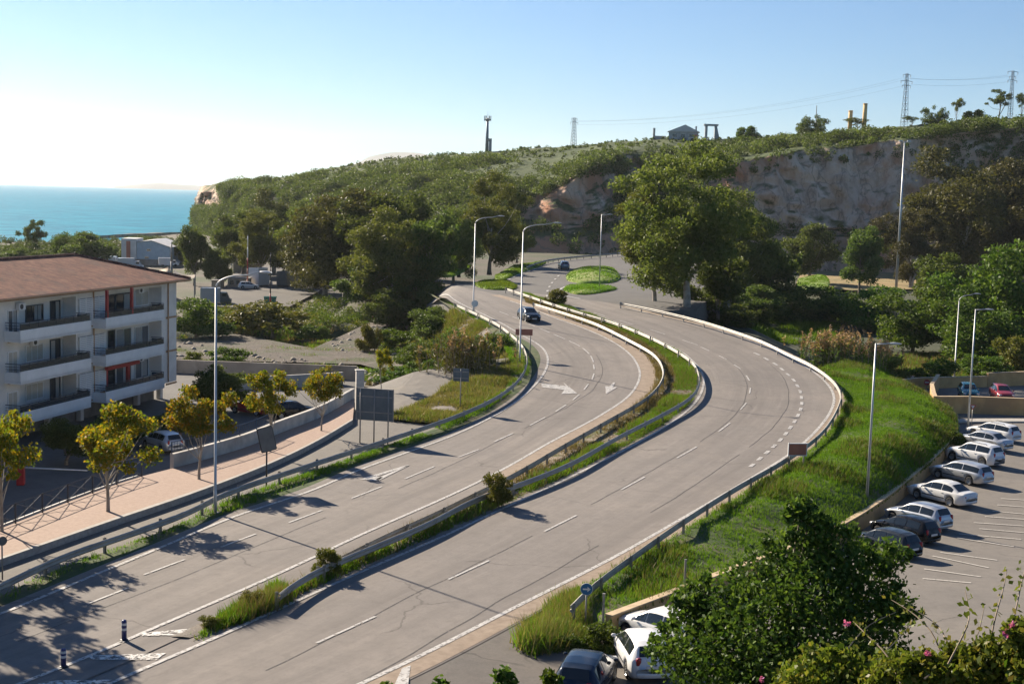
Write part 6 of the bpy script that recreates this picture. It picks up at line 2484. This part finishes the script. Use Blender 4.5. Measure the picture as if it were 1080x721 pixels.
# tall grass where bank, sign and car park meet
mo = loft([PLOT(552, 684), PLOT(566, 664), PLOT(590, 645), PLOT(616, 628)], [PLOT(560, 693), PLOT(596, 690), PLOT(622, 683), PLOT(650, 662)], 20, 8, .3)
sheet('grass_corner', mo, M['soil_green'])
blades('corner_grass', mo, 4200, .3, .8, .05, 'drygrass', 42, None, 5, .3)
blades('corner_green_grass', mo, 5200, .25, .7, .05, 'grass', 43, None, 5, .35)
for (bx, by, wpx, yt, lab) in [(640, 688, 60, 650, 'dense green bush behind the white hatchback at the wall end'), (600, 690, 50, 662, 'green bush beneath the round blue sign')]:
    b = PLOT(bx, by)
    plant('bush0', b, wpx * mpp(b), top_h(b, yt), lab)
# grass over the waste ground
def field(name, pix, z, n, h0, h1, lm, seed, gate):
    q = [P(x, y, z) for x, y in pix]
    rows = [[q[0].lerp(q[1], u_ / 20).lerp(q[3].lerp(q[2], u_ / 20), w_ / 20) for w_ in range(21)] for u_ in range(21)]
    for r__ in rows:
        for p in r__:
            p.z = max(ground_z(p.x, p.y), z - 1.5)
    blades(name, rows, n, h0, h1, .12, lm, seed, gate, 4)


field('waste_ground_grass', [(180, 362), (480, 366), (430, 322), (210, 322)], -3.1, 16000, .15, .5, 'grass', 50, .12)
field('waste_ground_dry_grass', [(180, 364), (480, 366), (430, 322), (210, 322)], -3.1, 9000, .15, .55, 'drygrass', 51, -.05)
field('track_side_grass', [(178, 380), (478, 392), (470, 372), (180, 366)], -3.0, 7000, .12, .4, 'drygrass', 56, -.05)
field('track_side_green', [(178, 378), (478, 390), (470, 368), (180, 362)], -3.0, 6000, .12, .4, 'grass', 57, .08)
field('ravine_grass', [(745, 372), (880, 380), (900, 335), (740, 335)], -6.5, 9000, .3, .9, 'grass', 58, -.3)
field('wall_foot_grass', [(376, 402), (480, 396), (470, 384), (376, 388)], -3.0, 3500, .2, .5, 'grass', 52, -.2)
field('crest_grass', [(885, 402), (1090, 396), (1090, 372), (880, 378)], -3.1, 9000, .3, .9, 'drygrass', 53, -.2)
field('crest_green_grass', [(885, 402), (1090, 396), (1090, 372), (880, 378)], -3.1, 6000, .3, .9, 'grass', 54, .0)
field('dry_field_grass', [(838, 304), (1000, 304), (1000, 290), (850, 277)], -3.0, 5000, .25, .6, 'drygrass', 55, -.3)


def low_scrub(name, quads, n, r0, r1, lm, seed, leaf=.4):
    r_ = np.random.default_rng(seed)
    cen, rad = [], []
    while len(cen) < n:
        pix, z = quads[int(r_.integers(len(quads)))]
        c4 = [P(x, y, z) for x, y in pix]
        p = c4[0].lerp(c4[1], r_.random()).lerp(c4[3].lerp(c4[2], r_.random()), r_.random())
        if noise.noise(Vector((p.x * .07, p.y * .05, 2.0))) < -.12:
            continue
        s_ = r0 + (r1 - r0) * r_.random() ** 2
        cen.append((p.x, p.y, ground_z(p.x, p.y) + .3 * s_))
        rad.append(s_)
    cen, rad = np.array(cen), np.array(rad)
    k_ = np.clip((rad ** 2 * 70).astype(int), 20, 260)
    idx = np.repeat(np.arange(n), k_)
    d = r_.normal(size=(len(idx), 3))
    d /= np.linalg.norm(d, axis=1)[:, None]
    d[:, 2] *= .7
    pts = cen[idx] + d * (rad[idx] * r_.random(len(idx)) ** .35)[:, None]
    struct(name, leaf_mesh(name, pts, leaf, LM[lm], .55, .1), None, kind='stuff')


low_scrub('shore_scrub', [([(-20, 279), (200, 279), (200, 253), (-20, 256)], -3.6)], 520, .8, 2.6, 'scrub', 201, .5)
low_scrub('waste_ground_scrub', [([(182, 352), (250, 352), (245, 322), (190, 322)], -3), ([(240, 356), (356, 356), (345, 318), (240, 322)], -3), ([(300, 345), (440, 345), (430, 312), (320, 306)], -3)], 420, .4, 1.3, 'yellowgreen', 202, .3)
low_scrub('ditch_scrub', [([(395, 372), (500, 378), (500, 330), (400, 330)], -3.4), ([(300, 340), (430, 345), (430, 318), (330, 312)], -3)], 300, .5, 1.8, 'green', 203, .32)


def rubble(name, quads, n, s0, s1, mat, seed):
    r_ = np.random.default_rng(seed)
    V, I = [], []
    oct_ = np.array([(1, 0, 0), (0, 1, 0), (-1, 0, 0), (0, -1, 0), (0, 0, 1), (0, 0, -1)], float)
    tri = np.array([(0, 1, 4), (1, 2, 4), (2, 3, 4), (3, 0, 4), (1, 0, 5), (2, 1, 5), (3, 2, 5), (0, 3, 5)])
    for q_ in range(n):
        pix, z = quads[int(r_.integers(len(quads)))]
        c4 = [P(x, y, z) for x, y in pix] if q_ < 1 or True else None
        u_, w_ = r_.random(2)
        p = c4[0].lerp(c4[1], u_).lerp(c4[3].lerp(c4[2], u_), w_)
        s_ = s0 + (s1 - s0) * r_.random() ** 4
        o = oct_ * (s_ * r_.uniform(.6, 1.2, (6, 3))) * [1, 1, .7]
        V.append(o + [p.x, p.y, max(ground_z(p.x, p.y), z) + s_ * .2])
        I.append(tri + 6 * q_)
    struct(name, raw_mesh(name, np.concatenate(V), np.concatenate(I).ravel(), 3, mat), None, kind='stuff')


rubble('rubble', [([(182, 378), (475, 388), (470, 372), (182, 360)], -2.8), ([(330, 372), (420, 376), (410, 340), (370, 352)], -2.9), ([(385, 404), (470, 404), (470, 392), (385, 392)], -2.9)], 900, .05, .5, M['concrete'], 77)


def reeds(label, base, wd, h, n, seed, plume):
    t = thing('reeds', label, 'reeds', base)
    r_ = np.random.default_rng(seed)
    st, lf, pl_ = MB(), [], []
    for _ in range(n):
        x, y = r_.normal(0, wd * .27), r_.normal(0, wd * .2)
        hh_ = h * r_.uniform(.6, 1.05)
        lx, ly = r_.normal(0, .12 * hh_, 2)
        st.tube([(x, y, -.5), (x + lx * .4, y + ly * .4, hh_ * .55), (x + lx, y + ly, hh_)], [.03, .025, .012], 4, False)
        for f_ in np.linspace(.2, .95, 8):
            lf.append((x + lx * f_ * f_, y + ly * f_ * f_, hh_ * f_))
        for f_ in np.linspace(.84, 1.08, 9):
            if _ % 4 and plume:
                continue
            pl_.append((x + lx * f_ + r_.normal(0, .05), y + ly * f_ + r_.normal(0, .05), hh_ * f_))
    part('canes', st, M['twig'], t)
    obj('leaves', leaf_mesh('reed_leaves', np.repeat(np.array(lf), 2, 0) + r_.normal(0, .16, (len(lf) * 2, 3)), .75, LM['yellowgreen' if plume else 'green'], .12, .1), t)
    obj('flowerheads', leaf_mesh('reed_plume', np.repeat(np.array(pl_), 2, 0) + r_.normal(0, .06, (len(pl_) * 2, 3)), .32, LM['reed'], .4, -.3), t)  # the reed plumes, joined into one mesh


b = P(490, 398, -.9)
reeds('tall cane reeds with pale plumes at the left foot of the bridge', b, 64 * mpp(b), top_h(b, 352), 130, 61, True)
b = P(880, 396, -2.4)
reeds('reddish-brown cane reeds behind the guard rail at the top of the bend', b, 76 * mpp(b), top_h(b, 352), 170, 62, False)
b = P(920, 396, -2.4)
reeds('shorter reddish reeds right of the main reed bed', b, 40 * mpp(b), top_h(b, 362), 70, 63, False)

# ================================================================== near plants
def near_tree():
    spec = [(852, 556, 24, 28), (838, 585, 36, 28.4), (880, 592, 42, 28), (806, 612, 44, 28.6), (850, 630, 50, 27.4), (905, 622, 46, 28.2), (772, 640, 40, 28.8), (935, 588, 24, 28.6), (800, 668, 54, 27.6),
            (742, 655, 34, 29), (870, 680, 54, 27), (920, 662, 42, 27.8), (752, 695, 50, 28), (728, 640, 24, 29.2), (820, 720, 60, 27), (890, 730, 50, 27), (710, 690, 30, 28.6), (770, 740, 60, 27.6), (945, 640, 24, 28.4), (845, 540, 14, 28.2), (866, 562, 22, 28.4), (736, 622, 16, 29.4)]
    gz = lambda x, y: ground_z(x, y)
    base = Vector((5.6, 28.4, gz(5.6, 28.4)))
    t = thing('broadleaf_tree', 'dense dark green tree with glossy leaves in the near right corner', 'tree', base)
    cl, tm = [], MB()
    r_ = random.Random(3)
    path = [Vector((0, 0, -.5)), Vector((.1, .05, 1.0)), Vector((-.1, .1, 2.2)), Vector((0, 0, 3.4))]
    tm.tube(resample(catmull(path, None), n=10), [.26 - .014 * i for i in range(10)], 10)
    for px, py, rp, D in spec:
        c = PD(px, py, D) - base
        rad = rp * D / F
        cl.append((np.array(c), rad))
        st = Vector((0, 0, r_.uniform(1.4, 3.3)))
        q = st.lerp(c, .55) + Vector((0, 0, -.3))
        tm.tube(resample(catmull([st, q, c], None), n=7), [.07 - .009 * j for j in range(7)], 5)
        for _ in range(5):
            d = Vector((r_.gauss(0, 1), r_.gauss(0, 1), r_.gauss(.4, .8))).normalized() * rad * 1.05
            tm.tube([c, c + d * .5 + Vector((0, 0, .05)), c + d], [.014, .009, .004], 4, False)
            cl.append((np.array(c + d * .95), .1))
    part('trunk', tm, M['bark'], t, True)
    big = [c for c in cl if c[1] > .12]
    tip = [c for c in cl if c[1] <= .12]
    pts = np.concatenate([cloud_points(big, 26000, 71, .95), cloud_points(tip, 9000, 72, 1.0) + rng.normal(0, .05, (9000, 3))])
    obj('crown', leaf_mesh('near_crown', pts, .14, LM['glossy'], .48, -.1), t)


near_tree()


def near_shrub(label, spec, seed, nleaf, size, lm, name='shrub', bright=0, flowers=(), twigs=(), aspect=.6, stem=.02):
    c0 = PD(spec[0][0], spec[0][1], spec[0][3])
    base = Vector((c0.x, c0.y, ground_z(c0.x, c0.y)))
    t = thing(name, label, 'shrub', base)
    r_ = random.Random(seed)
    cl, st, tw = [], MB(), []
    for px, py, rp, D in spec:
        c = PD(px, py, D) - base
        rad = rp * D / F
        cl.append((np.array(c), rad))
        b0 = Vector((r_.uniform(-.3, .3), r_.uniform(-.3, .3), -.2))
        q = b0.lerp(c, .6) + Vector((r_.uniform(-.2, .2), r_.uniform(-.2, .2), -.1))
        st.tube(resample(catmull([b0, q, c], None), n=7), [stem * (1 - .1 * j) for j in range(7)], 5)
        for _ in range(7):
            d = Vector((r_.gauss(0, 1), r_.gauss(0, .8), r_.gauss(.5, .8))).normalized() * rad * r_.uniform(.9, 1.35)
            st.tube([c, c + d * .5 + Vector((0, 0, .02)), c + d], [.006, .004, .002], 4, False)
            cl.append((np.array(c + d * .9), .05))
    for pl_, D in twigs:
        pp = [PD(x, y, D + .3 * i) - base for i, (x, y) in enumerate(pl_)]
        pp = resample(catmull(pp, None), n=10)
        st.tube(pp, [.011 - .0008 * i for i in range(10)], 5)
        for p in pp[2:]:
            for _ in range(3):
                tw.append(np.array(p) + rng.normal(0, .035, 3))
    part('stems', st, M['twig'], t)
    big = [c for c in cl if c[1] > .06]
    tip = [c for c in cl if c[1] <= .06]
    n2 = max(200, int(nleaf * .35))
    pts = np.concatenate([cloud_points(big, nleaf, seed + 1, .9), np.concatenate([c[0][None] + rng.normal(0, c[1] * .8, (max(3, n2 // max(1, len(tip))), 3)) for c in tip])])
    if tw:
        pts = np.concatenate([pts, np.array(tw)])
    obj('foliage', leaf_mesh('near_foliage', pts, size, LM[lm], aspect, .3), t)
    if bright:
        bp = cloud_points(big, bright, seed + 2, .9)
        obj('young_leaves', leaf_mesh('young_leaves', bp, size * 1.7, LM['bright'], .7, .8), t)
    for px, py, D in flowers:
        c = np.array(PD(px, py, D) - base)
        obj('flower', leaf_mesh('flower', c[None] + rng.normal(0, .014, (22, 3)), .034, LM['petal'], .7, -.2), t)


near_shrub('flowering climber with pink blossoms and arching twigs in the bottom right corner',
           [(1062, 712, 24, 13), (1078, 672, 16, 12.6), (1015, 722, 26, 13.4), (975, 722, 24, 13.6), (935, 726, 24, 13.8), (1040, 690, 12, 13.2), (1085, 705, 22, 12.6), (1000, 708, 12, 13.2), (1070, 690, 22, 12.8), (1035, 704, 20, 13), (985, 706, 18, 13.4), (1010, 690, 11, 13.3), (960, 708, 18, 13.5)],
           81, 11000, .078, 'vine', 'flowering_shrub', 300,
           [(1066, 662, 12.6), (1060, 668, 12.6), (1069, 658, 12.5), (979, 689, 13.2), (893, 657, 14)],
           [([(1000, 712), (985, 670), (965, 648), (940, 632)], 13.4), ([(1040, 700), (1050, 650), (1058, 622), (1062, 600)], 13), ([(1060, 690), (1072, 640), (1078, 612), (1082, 596)], 12.8), ([(975, 715), (1010, 690), (1030, 672), (1038, 640)], 13.2),
            ([(1020, 720), (1000, 680), (990, 660), (960, 640)], 13.4), ([(950, 720), (935, 690), (915, 670), (900, 655)], 13.4), ([(1000, 700), (1020, 660), (1022, 645), (1018, 622)], 13)])
near_shrub('olive leaved climber spilling below the dark glossy tree', [(890, 706, 26, 15), (865, 716, 34, 15), (955, 716, 24, 14.6), (985, 722, 26, 14.4), (1020, 716, 22, 14.4), (1050, 722, 26, 14.2), (935, 704, 14, 15.2), (845, 726, 28, 15.4), (910, 728, 34, 14.8)], 91, 8600, .075, 'vine', 'shrub', 80,
           [(803, 716, 15.6)], [([(900, 715), (930, 690), (950, 670), (962, 655)], 15), ([(880, 715), (890, 690), (915, 660), (945, 645)], 15.2)])
for (px, lab, sd, D) in [(531, 'leafy shoot poking up at the bottom edge in front of the rough asphalt', 101, 21), (408, 'little green shoot at the bottom edge beside the white mark', 102, 21.5), (465, 'small leafy shoot at the bottom edge between two others', 103, 21.2), (582, 'leafy shoot at the bottom edge before the dark blue car', 104, 20.8)]:
    y0 = {531: 712, 408: 727, 465: 726, 582: 716}[px]
    near_shrub(lab, [(px, y0, 9, D), (px + 3, y0 + 16, 11, D), (px - 6, y0 + 22, 11, D)], sd, 330, .13, 'glossy', 'leafy_shoot', 24, aspect=.4, stem=.012)
# ================================================================== sky, sun, air, camera
SUN_AZ = R(-44.5)     # seen from the camera, left of the view axis (y) and beyond
SUN_EL = R(28.5)
wld = bpy.data.worlds.new('World')
SC.world = wld
wld.use_nodes = True
nt = wld.node_tree
nt.nodes.clear()
wo = nt.nodes.new('ShaderNodeOutputWorld')
bg = nt.nodes.new('ShaderNodeBackground')
sk = nt.nodes.new('ShaderNodeTexSky')
sk.sky_type = 'NISHITA'
sk.sun_disc = False
sk.sun_elevation = SUN_EL
sk.sun_rotation = SUN_AZ
sk.air_density = 1.0
sk.dust_density = .02
sk.ozone_density = 3.0
sk.altitude = 20
bg.inputs['Strength'].default_value = .052
tint = nt.nodes.new('ShaderNodeMix')
tint.data_type = 'RGBA'
tint.blend_type = 'MULTIPLY'
tint.inputs[0].default_value = 1.0
tint.inputs[7].default_value = (.50, .71, .92, 1)
nt.links.new(sk.outputs[0], tint.inputs[6])
nt.links.new(tint.outputs[2], bg.inputs['Color'])
nt.links.new(bg.outputs[0], wo.inputs['Surface'])
sl = bpy.data.lights.new('sun', 'SUN')
sl.energy = 5.0
sl.angle = R(.53)
sl.color = (1.0, .87, .70)
so = bpy.data.objects.new('sun', sl)
COL.objects.link(so)
sdir = Vector((math.sin(SUN_AZ) * math.cos(SUN_EL), math.cos(SUN_AZ) * math.cos(SUN_EL), math.sin(SUN_EL)))
so.rotation_euler = sdir.to_track_quat('Z', 'Y').to_euler()
so.location = (-80, 80, 90)

# distant mountains across the bay and the far coast
def far_range(pix, D, depth, name='far_mountains'):
    rows = []
    cr = [PD(x, y, D) for x, y in pix]
    cr = resample(cr, n=60)
    f_, b_, m_ = [], [], []
    for p in cr:
        p.z += 18 * noise.fractal(Vector((p.x * .002, 0, D)), .8, 2.1, 4) * min(1, p.z / 100)
        f_.append(Vector((p.x * (1 - depth / D), D - depth, -7)))
        m_.append(p)
        b_.append(Vector((p.x * (1 + depth / D), D + depth, -7)))
    struct(name, MB().grid([b_, m_, [a.lerp(b, .5) + Vector((0, 0, 20 * noise.noise(a * .002))) for a, b in zip(f_, m_)], f_]), nmat('far_hill_cover', (.09, .09, .06), (.16, .14, .1), .004, .95), True)


far_range([(330, 203), (352, 187), (372, 172), (388, 165), (402, 162), (418, 161), (432, 160.5), (446, 162), (462, 168), (490, 178), (540, 206)], 11000, 700)
far_range([(120, 196.6), (150, 194.5), (170, 193.4), (185, 194.4), (205, 195.4), (225, 197), (300, 199)], 11800, 150)

HAZE = 4.5e-5
if HAZE:
    mb = MB()
    hz_ = bpy.data.meshes.new('haze')
    x0, x1, y0, y1, z0, z1 = -9500, 9500, -400, 13000, -12.5, 560
    mb.add([(x0, y0, z0), (x1, y0, z0), (x1, y1, z0), (x0, y1, z0), (x0, y0, z1), (x1, y0, z1), (x1, y1, z1), (x0, y1, z1)],
           [(3, 2, 1, 0), (4, 5, 6, 7), (0, 1, 5, 4), (1, 2, 6, 5), (2, 3, 7, 6), (3, 0, 4, 7)])
    m, nt, out = _new('haze_air')
    pv_ = nt.nodes.new('ShaderNodeVolumePrincipled')
    pv_.inputs['Color'].default_value = (.86, .93, 1.0, 1)
    pv_.inputs['Density'].default_value = HAZE
    pv_.inputs['Anisotropy'].default_value = .4
    nt.links.new(pv_.outputs[0], out.inputs['Volume'])
    struct('haze', mb, m, False, 'stuff')

cd = bpy.data.cameras.new('camera')
cd.sensor_width = 36
cd.lens = 36 * F / 1080
cd.clip_start = .3
cd.clip_end = 60000
co = bpy.data.objects.new('camera', cd)
COL.objects.link(co)
mt = Matrix((( _r.x, _u.x, -_f.x, 0), (_r.y, _u.y, -_f.y, 0), (_r.z, _u.z, -_f.z, CAMH), (0, 0, 0, 1)))
co.matrix_world = mt
SC.camera = co
SC.view_settings.view_transform = 'Standard'
SC.view_settings.look = 'None'
SC.view_settings.exposure = 1.28
SC.view_settings.gamma = 1
SC.cycles.max_bounces = 6
SC.cycles.transparent_max_bounces = 6
SC.cycles.volume_bounces = 0
SC.cycles.use_denoising = True
